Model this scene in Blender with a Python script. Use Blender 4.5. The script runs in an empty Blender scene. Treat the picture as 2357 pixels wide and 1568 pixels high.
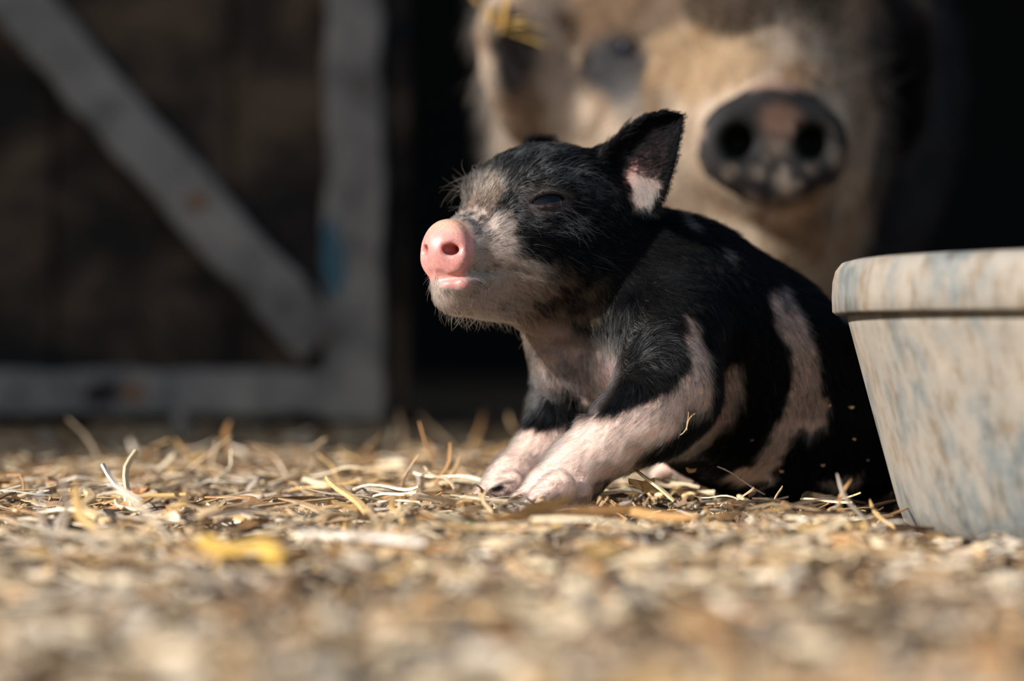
import bpy, math, random
import numpy as np
from mathutils import Vector

# ----------------------------------------------------------------------------- camera, world, sun, exposure
F = 5565.0                      # focal length in pixels of the 2357 px wide frame (85 mm on 36 mm)
CX, CY, CAMZ = 1178.5, 784.0, 0.08
sc = bpy.context.scene
cam_d = bpy.data.cameras.new('camera'); cam = bpy.data.objects.new('camera', cam_d)
sc.collection.objects.link(cam); sc.camera = cam
cam.location = (0, 0, CAMZ); cam.rotation_euler = (math.radians(90), 0, 0)
cam_d.sensor_width = 36.0; cam_d.lens = F * 36.0 / 2357.0
cam_d.clip_start = 0.02; cam_d.clip_end = 60
cam_d.dof.use_dof = True; cam_d.dof.focus_distance = 1.116; cam_d.dof.aperture_fstop = 3.9

world = bpy.data.worlds.new('sky'); sc.world = world; world.use_nodes = True
wn = world.node_tree; wn.nodes.clear()
wo = wn.nodes.new('ShaderNodeOutputWorld'); wb = wn.nodes.new('ShaderNodeBackground')
sky = wn.nodes.new('ShaderNodeTexSky'); sky.sky_type = 'NISHITA'; sky.sun_disc = False
sky.sun_elevation = math.radians(36); sky.sun_rotation = math.radians(230); sky.air_density = 1.3
wn.links.new(sky.outputs[0], wb.inputs[0]); wb.inputs[1].default_value = 0.118
wn.links.new(wb.outputs[0], wo.inputs[0])

SUN_FROM = Vector((-0.86, -0.40, 0.50)).normalized()
sun_d = bpy.data.lights.new('sun', 'SUN'); sun = bpy.data.objects.new('sun', sun_d)
sc.collection.objects.link(sun)
sun_d.energy = 8.6; sun_d.angle = math.radians(0.53); sun_d.color = (1.0, 0.95, 0.87)
sun.rotation_euler = SUN_FROM.to_track_quat('Z', 'Y').to_euler()

vs = sc.view_settings
vs.view_transform = 'Standard'; vs.look = 'None'; vs.gamma = 1.0; vs.exposure = 0.0; vs.use_curve_mapping = False
sc.cycles.max_bounces = 6; sc.cycles.diffuse_bounces = 3; sc.cycles.glossy_bounces = 2
sc.cycles.transmission_bounces = 4; sc.cycles.transparent_max_bounces = 6
sc.cycles.use_adaptive_sampling = True; sc.cycles.adaptive_threshold = 0.02
sc.cycles.caustics_reflective = False; sc.cycles.caustics_refractive = False
sc.cycles.denoising_input_passes = 'RGB_ALBEDO_NORMAL'
sc.cycles_curves.shape = 'RIBBONS'; sc.cycles_curves.subdivisions = 2

rng = np.random.default_rng(11)
random.seed(11)

# ----------------------------------------------------------------------------- small helpers
def P(px, py, d):
    """World point seen at pixel (px, py), d metres in front of the camera."""
    return np.array([(px - CX) / F * d, d, CAMZ - (py - CY) / F * d])

def tag(o, label=None, cat=None, group=None, kind=None):
    if label: o['label'] = label
    if cat: o['category'] = cat
    if group: o['group'] = group
    if kind: o['kind'] = kind
    return o

def link(o, parent=None):
    sc.collection.objects.link(o)
    if parent is not None: o.parent = parent
    return o

def empty(name, loc=(0, 0, 0)):
    o = bpy.data.objects.new(name, None); o.location = loc; o.empty_display_size = 0.02
    return link(o)

def mesh_obj(name, V, Fc, mat, parent=None, smooth=True, origin=None):
    """V (n,3) world coordinates; Fc (m,4)/(m,3) array or list of faces."""
    V = np.asarray(V, dtype=np.float64)
    off = np.zeros(3)
    if parent is not None: off = np.array(parent.location)
    elif origin is not None: off = np.asarray(origin, float)
    me = bpy.data.meshes.new(name)
    if isinstance(Fc, np.ndarray):
        k = Fc.shape[1]
        me.vertices.add(len(V)); me.vertices.foreach_set('co', (V - off).astype(np.float32).ravel())
        me.loops.add(Fc.size); me.loops.foreach_set('vertex_index', Fc.astype(np.int32).ravel())
        me.polygons.add(len(Fc)); me.polygons.foreach_set('loop_start', np.arange(0, Fc.size, k, dtype=np.int32))
        me.update(calc_edges=True)
    else:
        me.from_pydata([tuple(v) for v in (V - off)], [], [tuple(f) for f in Fc]); me.update()
    me.polygons.foreach_set('use_smooth', np.full(len(me.polygons), smooth))
    if mat is not None: me.materials.append(mat)
    o = bpy.data.objects.new(name, me)
    if parent is None and origin is not None: o.location = off
    return link(o, parent)

def set_color(o, name, rgb, domain='POINT'):
    rgba = np.ones((len(rgb), 4), np.float32); rgba[:, :rgb.shape[1]] = rgb
    a = o.data.attributes.new(name, 'FLOAT_COLOR', domain); a.data.foreach_set('color', rgba.ravel())

def set_float(o, name, v, domain='POINT'):
    a = o.data.attributes.new(name, 'FLOAT', domain); a.data.foreach_set('value', v.astype(np.float32))

def norm(v):
    v = np.asarray(v, float); return v / (np.linalg.norm(v, axis=-1, keepdims=True) + 1e-12)

_lat = rng.random((32, 32, 32)).astype(np.float32)
def vnoise(p, freq, seed=0):
    """value noise 0..1 at points (n,3)"""
    q = p * freq + seed * 7.31
    i = np.floor(q).astype(int); f = q - i; f = f * f * (3 - 2 * f)
    r = 0
    for dx in (0, 1):
        for dy in (0, 1):
            for dz in (0, 1):
                w = (f[:, 0] if dx else 1 - f[:, 0]) * (f[:, 1] if dy else 1 - f[:, 1]) * (f[:, 2] if dz else 1 - f[:, 2])
                r = r + w * _lat[(i[:, 0] + dx) % 32, (i[:, 1] + dy) % 32, (i[:, 2] + dz) % 32]
    return r

def fbm(p, freq, seed=0, o=3):
    r = 0; a = 0.5; t = 0
    for k in range(o):
        r = r + a * vnoise(p, freq * 2 ** k, seed + k * 3); t += a; a *= .5
    return r / t

def mix(a, b, t):
    t = np.clip(t, 0, 1)[:, None]; return a * (1 - t) + b * t

def sstep(a, b, x):
    t = np.clip((x - a) / (b - a), 0, 1); return t * t * (3 - 2 * t)

# ----------------------------------------------------------------------------- node materials
def new_mat(name):
    m = bpy.data.materials.new(name); m.use_nodes = True
    nt = m.node_tree; nt.nodes.clear()
    out = nt.nodes.new('ShaderNodeOutputMaterial'); b = nt.nodes.new('ShaderNodeBsdfPrincipled')
    nt.links.new(b.outputs[0], out.inputs[0])
    return m, nt, b, out

def nd(nt, t, **kw):
    n = nt.nodes.new(t)
    for k, v in kw.items(): setattr(n, k, v)
    return n

def noise_ramp(nt, scale, stops, detail=6, rough=.6, vec=None, dist=0.0, stretch=None):
    tc = nd(nt, 'ShaderNodeTexCoord'); src = tc.outputs['Object']
    if stretch:
        mp = nd(nt, 'ShaderNodeMapping'); mp.inputs['Scale'].default_value = stretch
        nt.links.new(src, mp.inputs[0]); src = mp.outputs[0]
    n = nd(nt, 'ShaderNodeTexNoise'); n.inputs['Scale'].default_value = scale
    n.inputs['Detail'].default_value = detail; n.inputs['Roughness'].default_value = rough
    n.inputs['Distortion'].default_value = dist
    nt.links.new(src, n.inputs['Vector'])
    r = nd(nt, 'ShaderNodeValToRGB'); el = r.color_ramp.elements
    while len(el) < len(stops): el.new(0.5)
    for e, (p, c) in zip(el, stops): e.position = p; e.color = (*c, 1)
    nt.links.new(n.outputs['Fac'], r.inputs['Fac'])
    return r.outputs['Color'], n

def mixcol(nt, fac, a, b, mode='MIX'):
    m = nd(nt, 'ShaderNodeMix', data_type='RGBA', blend_type=mode)
    if isinstance(fac, (int, float)): m.inputs[0].default_value = fac
    else: nt.links.new(fac, m.inputs[0])
    for s, v in ((6, a), (7, b)):
        if isinstance(v, tuple): m.inputs[s].default_value = (*v, 1)
        else: nt.links.new(v, m.inputs[s])
    return m.outputs[2]

def bump(nt, b, height, strength, dist=0.001):
    bn = nd(nt, 'ShaderNodeBump'); bn.inputs['Strength'].default_value = strength; bn.inputs['Distance'].default_value = dist
    nt.links.new(height, bn.inputs['Height']); nt.links.new(bn.outputs[0], b.inputs['Normal'])

def m_plain(name, col, rough=.6, spec=.5):
    m, nt, b, _ = new_mat(name); b.inputs['Base Color'].default_value = (*col, 1)
    b.inputs['Roughness'].default_value = rough; b.inputs['Specular IOR Level'].default_value = spec
    return m

def m_skin():
    m, nt, b, _ = new_mat('pig_skin')
    a = nd(nt, 'ShaderNodeAttribute', attribute_name='pigment'); w = nd(nt, 'ShaderNodeAttribute', attribute_name='moist')
    var, n = noise_ramp(nt, 900, [(.3, (.78, .74, .74)), (.75, (1.12, 1.1, 1.1))], detail=4)
    nt.links.new(mixcol(nt, 1.0, a.outputs['Color'], var, 'MULTIPLY'), b.inputs['Base Color'])
    r = nd(nt, 'ShaderNodeMapRange'); r.inputs[3].default_value = .8; r.inputs[4].default_value = .44
    nt.links.new(w.outputs['Fac'], r.inputs[0]); nt.links.new(r.outputs[0], b.inputs['Roughness'])
    b.inputs['Subsurface Weight'].default_value = .25; b.inputs['Subsurface Radius'].default_value = (1, .35, .2)
    b.inputs['Subsurface Scale'].default_value = .003
    sp_ = nd(nt, 'ShaderNodeMapRange'); sp_.inputs[3].default_value = .05; sp_.inputs[4].default_value = .5
    nt.links.new(w.outputs['Fac'], sp_.inputs[0]); nt.links.new(sp_.outputs[0], b.inputs['Specular IOR Level'])
    bump(nt, b, n.outputs['Fac'], .28, .0004)
    return m

def m_hair(name='fur', rough=.38):
    m = bpy.data.materials.new(name); m.use_nodes = True; nt = m.node_tree; nt.nodes.clear()
    out = nd(nt, 'ShaderNodeOutputMaterial'); h = nd(nt, 'ShaderNodeBsdfHairPrincipled')
    h.parametrization = 'COLOR'
    a = nd(nt, 'ShaderNodeAttribute', attribute_name='tint')
    nt.links.new(a.outputs['Color'], h.inputs['Color'])
    h.inputs['Roughness'].default_value = rough; h.inputs['Radial Roughness'].default_value = .5; h.inputs['IOR'].default_value = 1.17
    nt.links.new(h.outputs[0], out.inputs[0])
    return m

def m_straw(name='dry_straw'):
    m, nt, b, out = new_mat(name)
    a = nd(nt, 'ShaderNodeAttribute', attribute_name='tint')
    var, n = noise_ramp(nt, 260, [(.3, (.72, .68, .62)), (.7, (1.1, 1.08, 1.05))], detail=4)
    col = mixcol(nt, 1.0, a.outputs['Color'], var, 'MULTIPLY')
    nt.links.new(col, b.inputs['Base Color']); b.inputs['Roughness'].default_value = .48
    tr = nd(nt, 'ShaderNodeBsdfTranslucent'); nt.links.new(col, tr.inputs[0])
    ms = nd(nt, 'ShaderNodeMixShader'); ms.inputs[0].default_value = .18
    nt.links.new(b.outputs[0], ms.inputs[1]); nt.links.new(tr.outputs[0], ms.inputs[2])
    nt.links.new(ms.outputs[0], out.inputs[0])
    return m

def m_soil():
    m, nt, b, _ = new_mat('trodden_soil')
    c1, n1 = noise_ramp(nt, 14, [(.34, (.06, .040, .028)), (.44, (.19, .13, .085)), (.54, (.42, .30, .21)), (.68, (.58, .45, .34))], detail=8, rough=.65)
    c2, n2 = noise_ramp(nt, 420, [(.35, (.55, .52, .5)), (.7, (1.25, 1.2, 1.15))], detail=5)
    nt.links.new(mixcol(nt, 1.0, c1, c2, 'MULTIPLY'), b.inputs['Base Color'])
    b.inputs['Roughness'].default_value = .9; b.inputs['Specular IOR Level'].default_value = .2
    bump(nt, b, n2.outputs['Fac'], .8, .002)
    return m

def m_wood(name, stops, scale=9, stretch=(6, 6, 1), rough=.75, fine=.8):
    m, nt, b, _ = new_mat(name)
    c1, n1 = noise_ramp(nt, scale, stops, detail=6, rough=.6, dist=.4, stretch=stretch)
    c2, n2 = noise_ramp(nt, scale * 12, [(.35, (fine,) * 3), (.7, (1.12,) * 3)], detail=4, stretch=stretch)
    nt.links.new(mixcol(nt, 1.0, c1, c2, 'MULTIPLY'), b.inputs['Base Color'])
    b.inputs['Roughness'].default_value = rough; b.inputs['Specular IOR Level'].default_value = .3
    bump(nt, b, n2.outputs['Fac'], .5, .003)
    return m

def m_tub():
    m, nt, b, _ = new_mat('dusty_rubber')
    c1, n1 = noise_ramp(nt, 26, [(.30, (.075, .090, .100)), (.40, (.140, .148, .146)), (.48, (.215, .195, .170)), (.75, (.285, .238, .19))],
                        detail=9, rough=.62, dist=.15, stretch=(1.25, 1.25, .8))
    c2, n2 = noise_ramp(nt, 70, [(.36, (.72, .62, .52)), (.5, (1, 1, 1)), (.72, (1.12, 1.12, 1.14))], detail=6, rough=.7, stretch=(1.5, 1.5, .6))
    nt.links.new(mixcol(nt, 1.0, c1, c2, 'MULTIPLY'), b.inputs['Base Color'])
    b.inputs['Roughness'].default_value = .72; b.inputs['Specular IOR Level'].default_value = .3
    bump(nt, b, n2.outputs['Fac'], .6, .0015)
    return m

# ----------------------------------------------------------------------------- implicit surface builder
class Field:
    """Signed distance field on a grid; primitives are merged smoothly, then meshed with surface nets."""
    def __init__(s, lo, hi, h):
        s.lo = np.array(lo, float); s.h = h
        s.n = np.ceil((np.array(hi) - s.lo) / h).astype(int) + 1
        s.v = np.full(s.n, 0.05, np.float32)
    def box(s, lo, hi):
        a = np.clip(np.floor((np.asarray(lo) - s.lo) / s.h).astype(int), 0, s.n - 1)
        b = np.clip(np.ceil((np.asarray(hi) - s.lo) / s.h).astype(int) + 1, 1, s.n)
        sl = tuple(slice(a[i], b[i]) for i in range(3))
        ax = [s.lo[i] + s.h * np.arange(a[i], b[i]) for i in range(3)]
        X, Y, Z = np.meshgrid(*ax, indexing='ij')
        return sl, np.stack([X, Y, Z], -1)
    def merge(s, sl, d, k):
        a = s.v[sl]
        hh = np.maximum(k - np.abs(a - d), 0) / k
        s.v[sl] = np.minimum(a, d) - hh * hh * k * .25
    def cut(s, sl, d, k):
        a = s.v[sl]; d = -d
        hh = np.maximum(k - np.abs(a - d), 0) / k
        s.v[sl] = np.maximum(a, d) + hh * hh * k * .25
    def ell(s, c, r, axes=None, k=.01, sub=False):
        c = np.asarray(c, float); r = np.asarray(r, float); m = r.max() + k + 4 * s.h
        sl, p = s.box(c - m, c + m)
        if p.size == 0: return
        q = p - c
        if axes is not None: q = q @ np.asarray(axes).T
        k0 = np.linalg.norm(q / r, axis=-1); k1 = np.linalg.norm(q / (r * r), axis=-1) + 1e-9
        d = np.where(k0 < 1e-4, -r.min(), k0 * (k0 - 1) / k1).astype(np.float32)
        (s.cut if sub else s.merge)(sl, d, k)
    def cap(s, a, b, ra, rb, k=.01, sub=False):
        a = np.asarray(a, float); b = np.asarray(b, float); m = max(ra, rb) + k + 4 * s.h
        sl, p = s.box(np.minimum(a, b) - m, np.maximum(a, b) + m)
        if p.size == 0: return
        ab = b - a; t = np.clip(((p - a) @ ab) / (ab @ ab + 1e-12), 0, 1)
        d = (np.linalg.norm(p - a - t[..., None] * ab, axis=-1) - (ra + (rb - ra) * t)).astype(np.float32)
        (s.cut if sub else s.merge)(sl, d, k)
    def chain(s, pts, rs, k=.01, sub=False):
        for i in range(len(pts) - 1): s.cap(pts[i], pts[i + 1], rs[i], rs[i + 1], k, sub)
    def disc(s, c, axes, ru, rv, half, rnd, k=.004):
        """rounded elliptic plate, normal = axes[0]"""
        c = np.asarray(c, float); m = max(ru, rv) + k + 4 * s.h
        sl, p = s.box(c - m, c + m); q = (p - c) @ np.asarray(axes).T
        e = np.sqrt((q[..., 1] / ru) ** 2 + (q[..., 2] / rv) ** 2)
        dr = (e - 1) * min(ru, rv) + rnd; da = np.abs(q[..., 0]) - half + rnd
        d = np.minimum(np.maximum(dr, da), 0) + np.sqrt(np.maximum(dr, 0) ** 2 + np.maximum(da, 0) ** 2) - rnd
        s.merge(sl, d.astype(np.float32), k)
    def sheet(s, pts, r, k=.002):
        """pts (m,3) dense samples of a thin sheet, r radius (m,)"""
        lo = pts.min(0) - r.max() - k - 4 * s.h; hi = pts.max(0) + r.max() + k + 4 * s.h
        sl, p = s.box(lo, hi); shp = p.shape[:3]; p = p.reshape(-1, 3).astype(np.float32)
        d = np.full(len(p), 1.0, np.float32)
        for i in range(0, len(pts), 24):
            q = pts[i:i + 24].astype(np.float32); rr = r[i:i + 24].astype(np.float32)
            dd = np.sqrt(np.maximum(((p[:, None, :] - q[None]) ** 2).sum(-1), 0)) - rr[None]
            d = np.minimum(d, dd.min(1))
        s.merge(sl, d.reshape(shp), k)
    def sample(s, p):
        q = (np.atleast_2d(p) - s.lo) / s.h; q = np.clip(q, 0, s.n - 1.001)
        i = np.floor(q).astype(int); f = q - i; r = 0
        for dx in (0, 1):
            for dy in (0, 1):
                for dz in (0, 1):
                    w = (f[:, 0] if dx else 1 - f[:, 0]) * (f[:, 1] if dy else 1 - f[:, 1]) * (f[:, 2] if dz else 1 - f[:, 2])
                    r = r + w * s.v[i[:, 0] + dx, i[:, 1] + dy, i[:, 2] + dz]
        return r
    def grad(s, p):
        p = np.atleast_2d(p); e = s.h; g = []
        for a in range(3):
            o = np.zeros(3); o[a] = e; g.append(s.sample(p + o) - s.sample(p - o))
        return norm(np.stack(g, -1))
    def hit(s, px, py, d0, d1):
        """first surface point on the line of sight through (px, py)"""
        ds = np.arange(d0, d1, s.h * .4); pts = np.stack([P(px, py, d) for d in ds]); v = s.sample(pts)
        i = int(np.argmax(v < 0)) if (v < 0).any() else int(np.argmin(v))
        return pts[i], s.grad(pts[i])[0]
    def settle(s, p):
        p = np.atleast_2d(np.asarray(p, float)).copy()
        for _ in range(8): p = p - s.grad(p) * s.sample(p)[:, None] * .8
        return p
    def crease(s, pts, rs, k):
        q = s.settle(pts); s.chain(list(q), rs, k, sub=True)
    def mesh(s, smooth=2):
        v = s.v; ins = v < 0
        c = np.zeros(tuple(s.n - 1), np.int8)
        for dx in (0, 1):
            for dy in (0, 1):
                for dz in (0, 1):
                    c += ins[dx:s.n[0] - 1 + dx, dy:s.n[1] - 1 + dy, dz:s.n[2] - 1 + dz]
        act = np.argwhere((c > 0) & (c < 8))
        idx = np.full(c.shape, -1, np.int32); idx[tuple(act.T)] = np.arange(len(act))
        acc = np.zeros((len(act), 3)); cnt = np.zeros(len(act))
        cor = [(a, b, d) for a in (0, 1) for b in (0, 1) for d in (0, 1)]
        for a in cor:
            for ax in range(3):
                if a[ax]: continue
                b = list(a); b[ax] = 1
                va = v[act[:, 0] + a[0], act[:, 1] + a[1], act[:, 2] + a[2]]; vb = v[act[:, 0] + b[0], act[:, 1] + b[1], act[:, 2] + b[2]]
                m = (va < 0) != (vb < 0); t = np.where(m, va / (va - vb + 1e-20), 0)
                q = np.tile(np.array(a, float), (len(act), 1)); q[:, ax] += t
                acc[m] += q[m]; cnt[m] += 1
        V = s.lo + s.h * (act + acc / cnt[:, None])
        Q = []
        for ax in range(3):
            o1, o2 = [(1, 2), (2, 0), (0, 1)][ax]
            sa = [slice(1, -1)] * 3; sb = [slice(1, -1)] * 3
            sa[ax] = slice(0, -1); sb[ax] = slice(1, None)
            A = ins[tuple(sa)]; B = ins[tuple(sb)]
            for flip in (False, True):
                e = np.argwhere((A & ~B) if not flip else (~A & B))
                if len(e) == 0: continue
                e = e.copy()
                for a2 in (o1, o2): e[:, a2] += 1
                def at(d1, d2):
                    f = e.copy(); f[:, o1] -= d1; f[:, o2] -= d2; return idx[tuple(f.T)]
                q = np.stack([at(1, 1), at(0, 1), at(0, 0), at(1, 0)], -1)
                if flip: q = q[:, ::-1]
                Q.append(q)
        Q = np.concatenate(Q); Q = Q[(Q >= 0).all(1)]
        E = np.concatenate([Q[:, [0, 1]], Q[:, [1, 2]], Q[:, [2, 3]], Q[:, [3, 0]]])
        for it in range(smooth):
            a2 = np.zeros_like(V); n2 = np.zeros(len(V))
            for i, j in ((0, 1), (1, 0)):
                np.add.at(a2, E[:, i], V[E[:, j]]); np.add.at(n2, E[:, i], 1)
            V = V * .5 + .5 * a2 / np.maximum(n2, 1)[:, None]
        return V, Q

def vert_normals(V, Q):
    n = np.cross(V[Q[:, 2]] - V[Q[:, 0]], V[Q[:, 3]] - V[Q[:, 1]]); vn = np.zeros_like(V)
    for i in range(4): np.add.at(vn, Q[:, i], n)
    return norm(vn), n

def sample_surface(V, Q, N, weight=None):
    """N random points on a quad mesh with normals; weight(centres, normals) scales the density"""
    vn, fn = vert_normals(V, Q)
    area = np.linalg.norm(fn, axis=1) * .5; c = V[Q].mean(1)
    w = area * (weight(c, norm(fn)) if weight else 1)
    f = rng.choice(len(Q), N, p=w / w.sum())
    a, b = rng.random((2, N))
    W = np.stack([(1 - a) * (1 - b), a * (1 - b), a * b, (1 - a) * b], -1)
    return (V[Q[f]] * W[..., None]).sum(1), norm((vn[Q[f]] * W[..., None]).sum(1))

def hair_object(name, root, nrm, flow, length, radius, tint, mat, parent, lift=.35, curl=.25, wild=.18, pts=5, droop=0.0, clump=0.0, nclump=1):
    """one strand per root: leaves the skin along the normal and bends into the flow direction"""
    N = len(root)
    t = flow - (flow * nrm).sum(-1, keepdims=True) * nrm; t = norm(t)
    t = norm(t + rng.normal(0, wild, (N, 3)))
    lift = np.broadcast_to(lift, (N,))[:, None]
    side = np.cross(nrm, t) * rng.normal(0, curl, (N, 1))
    pos = np.zeros((N, pts, 3)); cur = root.copy(); pos[:, 0] = cur - nrm * .0003
    L = length[:, None] / (pts - 1)
    for k in range(1, pts):
        u = k / (pts - 1)
        d = norm(nrm * lift * (1.5 - 1.25 * u) + t + side * u + np.array([0, 0, -droop * u]))
        cur = cur + d * L; pos[:, k] = cur
    if clump:
        from mathutils import kdtree
        gd = rng.choice(N, nclump, replace=False); kd = kdtree.KDTree(nclump)
        for i, p in enumerate(root[gd]): kd.insert(p, i)
        kd.balance(); w = np.array([gd[kd.find(p)[1]] for p in root])
        cs = clump * (.4 + .6 * rng.random(N))
        for k in range(1, pts):
            u = (k / (pts - 1)) ** 1.5; f = (u * cs)[:, None]
            pos[:, k] = pos[:, k] * (1 - f) + (pos[w, k] + (root - root[w]) * .12) * f
    off = np.array(parent.location) if parent is not None else np.zeros(3)
    cv = bpy.data.hair_curves.new(name)
    cv.add_curves([pts] * N)
    cv.attributes['position'].data.foreach_set('vector', (pos - off).astype(np.float32).ravel())
    rad = radius[:, None] * np.linspace(1, .25, pts)[None]
    ra = cv.attributes.get('radius') or cv.attributes.new('radius', 'FLOAT', 'POINT')
    ra.data.foreach_set('value', rad.astype(np.float32).ravel())
    ca = cv.attributes.new('tint', 'FLOAT_COLOR', 'CURVE')
    rgba = np.ones((N, 4), np.float32); rgba[:, :3] = tint; ca.data.foreach_set('color', rgba.ravel())
    cv.materials.append(mat)
    o = bpy.data.objects.new(name, cv)
    link(o, parent)
    o['kind'] = 'stuff'
    return o

def flow_field(guides):
    G = np.array([g[0] for g in guides]); D = norm(np.array([g[1] for g in guides], float))
    def f(p):
        out = np.zeros_like(p)
        for i in range(0, len(p), 50000):
            q = p[i:i + 50000]; w = 1 / (((q[:, None] - G[None]) ** 2).sum(-1) + 1e-5) ** 2
            out[i:i + 50000] = (w[..., None] * D[None]).sum(1) / w.sum(1)[:, None]
        return out
    return f

def poly_inside(q, poly):
    """signed distance (negative inside) of 2-D points q to a polygon"""
    poly = np.asarray(poly); n = len(poly); d = np.full(len(q), 1e9); ins = np.zeros(len(q), bool)
    for i in range(n):
        a = poly[i]; b = poly[(i + 1) % n]; ab = b - a
        t = np.clip(((q - a) @ ab) / (ab @ ab + 1e-15), 0, 1)
        d = np.minimum(d, np.linalg.norm(q - a - t[:, None] * ab, axis=1))
        c = (a[1] > q[:, 1]) != (b[1] > q[:, 1])
        xi = a[0] + (q[:, 1] - a[1]) * (b[0] - a[0]) / (b[1] - a[1] + 1e-15)
        ins ^= c & (q[:, 0] < xi)
    return np.where(ins, -d, d)

def side_poly(pts, d):
    """polygon in the side elevation (x, z) of the animal"""
    return [P(a, b, d)[[0, 2]] for a, b in pts]

# ============================================================================= the setting
SOIL = m_soil()
def ground_h(x, y):
    p = np.stack([x, y, np.zeros_like(x)], -1)
    h = (fbm(p, 9, 1) - .5) * .012 + (fbm(p, 40, 2) - .5) * .006
    near = 1 - sstep(.75, 1.0, y)
    return h - .004 + near * (fbm(p, 26, 5) - .5) * .014 - .009 * np.exp(-((np.hypot(x - .345, y - 1.08) - .17) / .03) ** 2)
gx = np.concatenate([np.linspace(-3, -.62, 24), np.linspace(-.6, .7, 260), np.linspace(.75, 3, 22)])
gy = np.concatenate([np.linspace(-1.5, .32, 12), np.linspace(.34, 2.3, 380), np.linspace(2.35, 6.2, 30)])
GX, GY = np.meshgrid(gx, gy, indexing='ij')
GZ = ground_h(GX.ravel(), GY.ravel())
gi = np.arange(len(gx) * len(gy)).reshape(len(gx), len(gy))
GQ = np.stack([gi[:-1, :-1], gi[1:, :-1], gi[1:, 1:], gi[:-1, 1:]], -1).reshape(-1, 4)
ground = mesh_obj('ground', np.stack([GX.ravel(), GY.ravel(), GZ], -1), GQ, SOIL)
tag(ground, 'trodden brown soil of the farmyard under the straw', kind='structure')

def box_mesh(x0, x1, y0, y1, z0, z1):
    V = np.array([(x, y, z) for x in (x0, x1) for y in (y0, y1) for z in (z0, z1)])
    Q = np.array([(0, 1, 3, 2), (4, 6, 7, 5), (0, 4, 5, 1), (2, 3, 7, 6), (0, 2, 6, 4), (1, 5, 7, 3)])
    return V, Q
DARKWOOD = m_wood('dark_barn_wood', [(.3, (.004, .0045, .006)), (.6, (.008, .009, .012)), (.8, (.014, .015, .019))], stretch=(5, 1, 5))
def wall(name, *b):
    V, Q = box_mesh(*b); o = mesh_obj(name, V, Q, DARKWOOD, smooth=False); return tag(o, kind='structure')
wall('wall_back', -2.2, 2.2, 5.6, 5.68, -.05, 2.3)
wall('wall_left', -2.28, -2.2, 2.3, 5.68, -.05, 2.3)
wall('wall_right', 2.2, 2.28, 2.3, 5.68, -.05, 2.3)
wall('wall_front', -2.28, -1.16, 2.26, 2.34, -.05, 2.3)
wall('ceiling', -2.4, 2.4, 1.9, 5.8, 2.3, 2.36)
wall('wall_shade_added', -1.52, -1.44, 1.04, 2.28, -.05, 2.3)  # unseen wall added to shade the gate and far ground

# ============================================================================= barn gate
GATE = m_wood('weathered_painted_board', [(.28, (.10, .080, .065)), (.42, (.20, .185, .175)), (.6, (.33, .30, .275)), (.78, (.44, .40, .35))], scale=5, stretch=(3, 3, 3))
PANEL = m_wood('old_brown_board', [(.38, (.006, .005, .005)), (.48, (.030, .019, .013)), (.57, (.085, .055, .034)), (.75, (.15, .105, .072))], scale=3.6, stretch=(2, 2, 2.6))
GY0 = 2.20
def board(name, pts, y0, th, mat, parent, bev=.003, wob=.0012, seg=14, seed=0):
    """plank along a centre line [(px,py,width px)] in the plane y=y0, with worn wavy edges"""
    C = [P(a, b, y0) for a, b, w in pts]; W = [w / F * y0 for a, b, w in pts]
    V = []; n = 0
    a, b = C[0], C[-1]; d = norm(b - a); s = np.array([-d[2], 0, d[0]])
    r2 = np.random.default_rng(seed + 5)
    for i in range(seg + 1):
        t = i / seg; c = a + (b - a) * t; w = W[0] + (W[-1] - W[0]) * t
        l, r = -w / 2 + r2.normal(0, wob), w / 2 + r2.normal(0, wob)
        for (u, v) in ((l + bev, 0), (r - bev, 0), (r, bev), (r, th - bev), (r - bev, th), (l + bev, th), (l, th - bev), (l, bev)):
            V.append(c + s * u + np.array([0, v, 0]))
    Q = []
    for i in range(seg):
        for k in range(8):
            Q.append((i * 8 + k, i * 8 + (k + 1) % 8, (i + 1) * 8 + (k + 1) % 8, (i + 1) * 8 + k))
    Q.append(tuple(range(7, -1, -1))); Q.append(tuple(seg * 8 + k for k in range(8)))
    return mesh_obj(name, V, Q, mat, parent, smooth=False)
gate = empty('barn_gate', tuple(P(300, 965, GY0 + .01)))
tag(gate, 'weathered grey wooden barn gate with diagonal brace, standing in shade left of the doorway', 'gate')
board('upright', [(806, -1500, 126), (818, 964, 132)], GY0, .028, GATE, gate, wob=.002, seg=40, seed=1)
board('bottom_rail', [(-1600, 898, 104), (750, 906, 104)], GY0 + .002, .026, GATE, gate, seed=2, seg=30)
board('brace', [(-700, -830, 128), (735, 790, 128)], GY0 + .003, .024, GATE, gate, seed=3, seg=30)
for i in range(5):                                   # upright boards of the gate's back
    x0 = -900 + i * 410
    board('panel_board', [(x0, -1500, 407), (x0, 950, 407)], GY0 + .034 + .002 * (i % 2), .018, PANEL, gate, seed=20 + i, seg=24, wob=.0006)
RUST = m_plain('rusty_orange_stain', (.24, .12, .06), .8); KNOT = m_plain('dark_knot_hole', (.02, .014, .018), .9)
TEAL = m_plain('flaking_teal_paint', (.045, .13, .18), .7)
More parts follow.
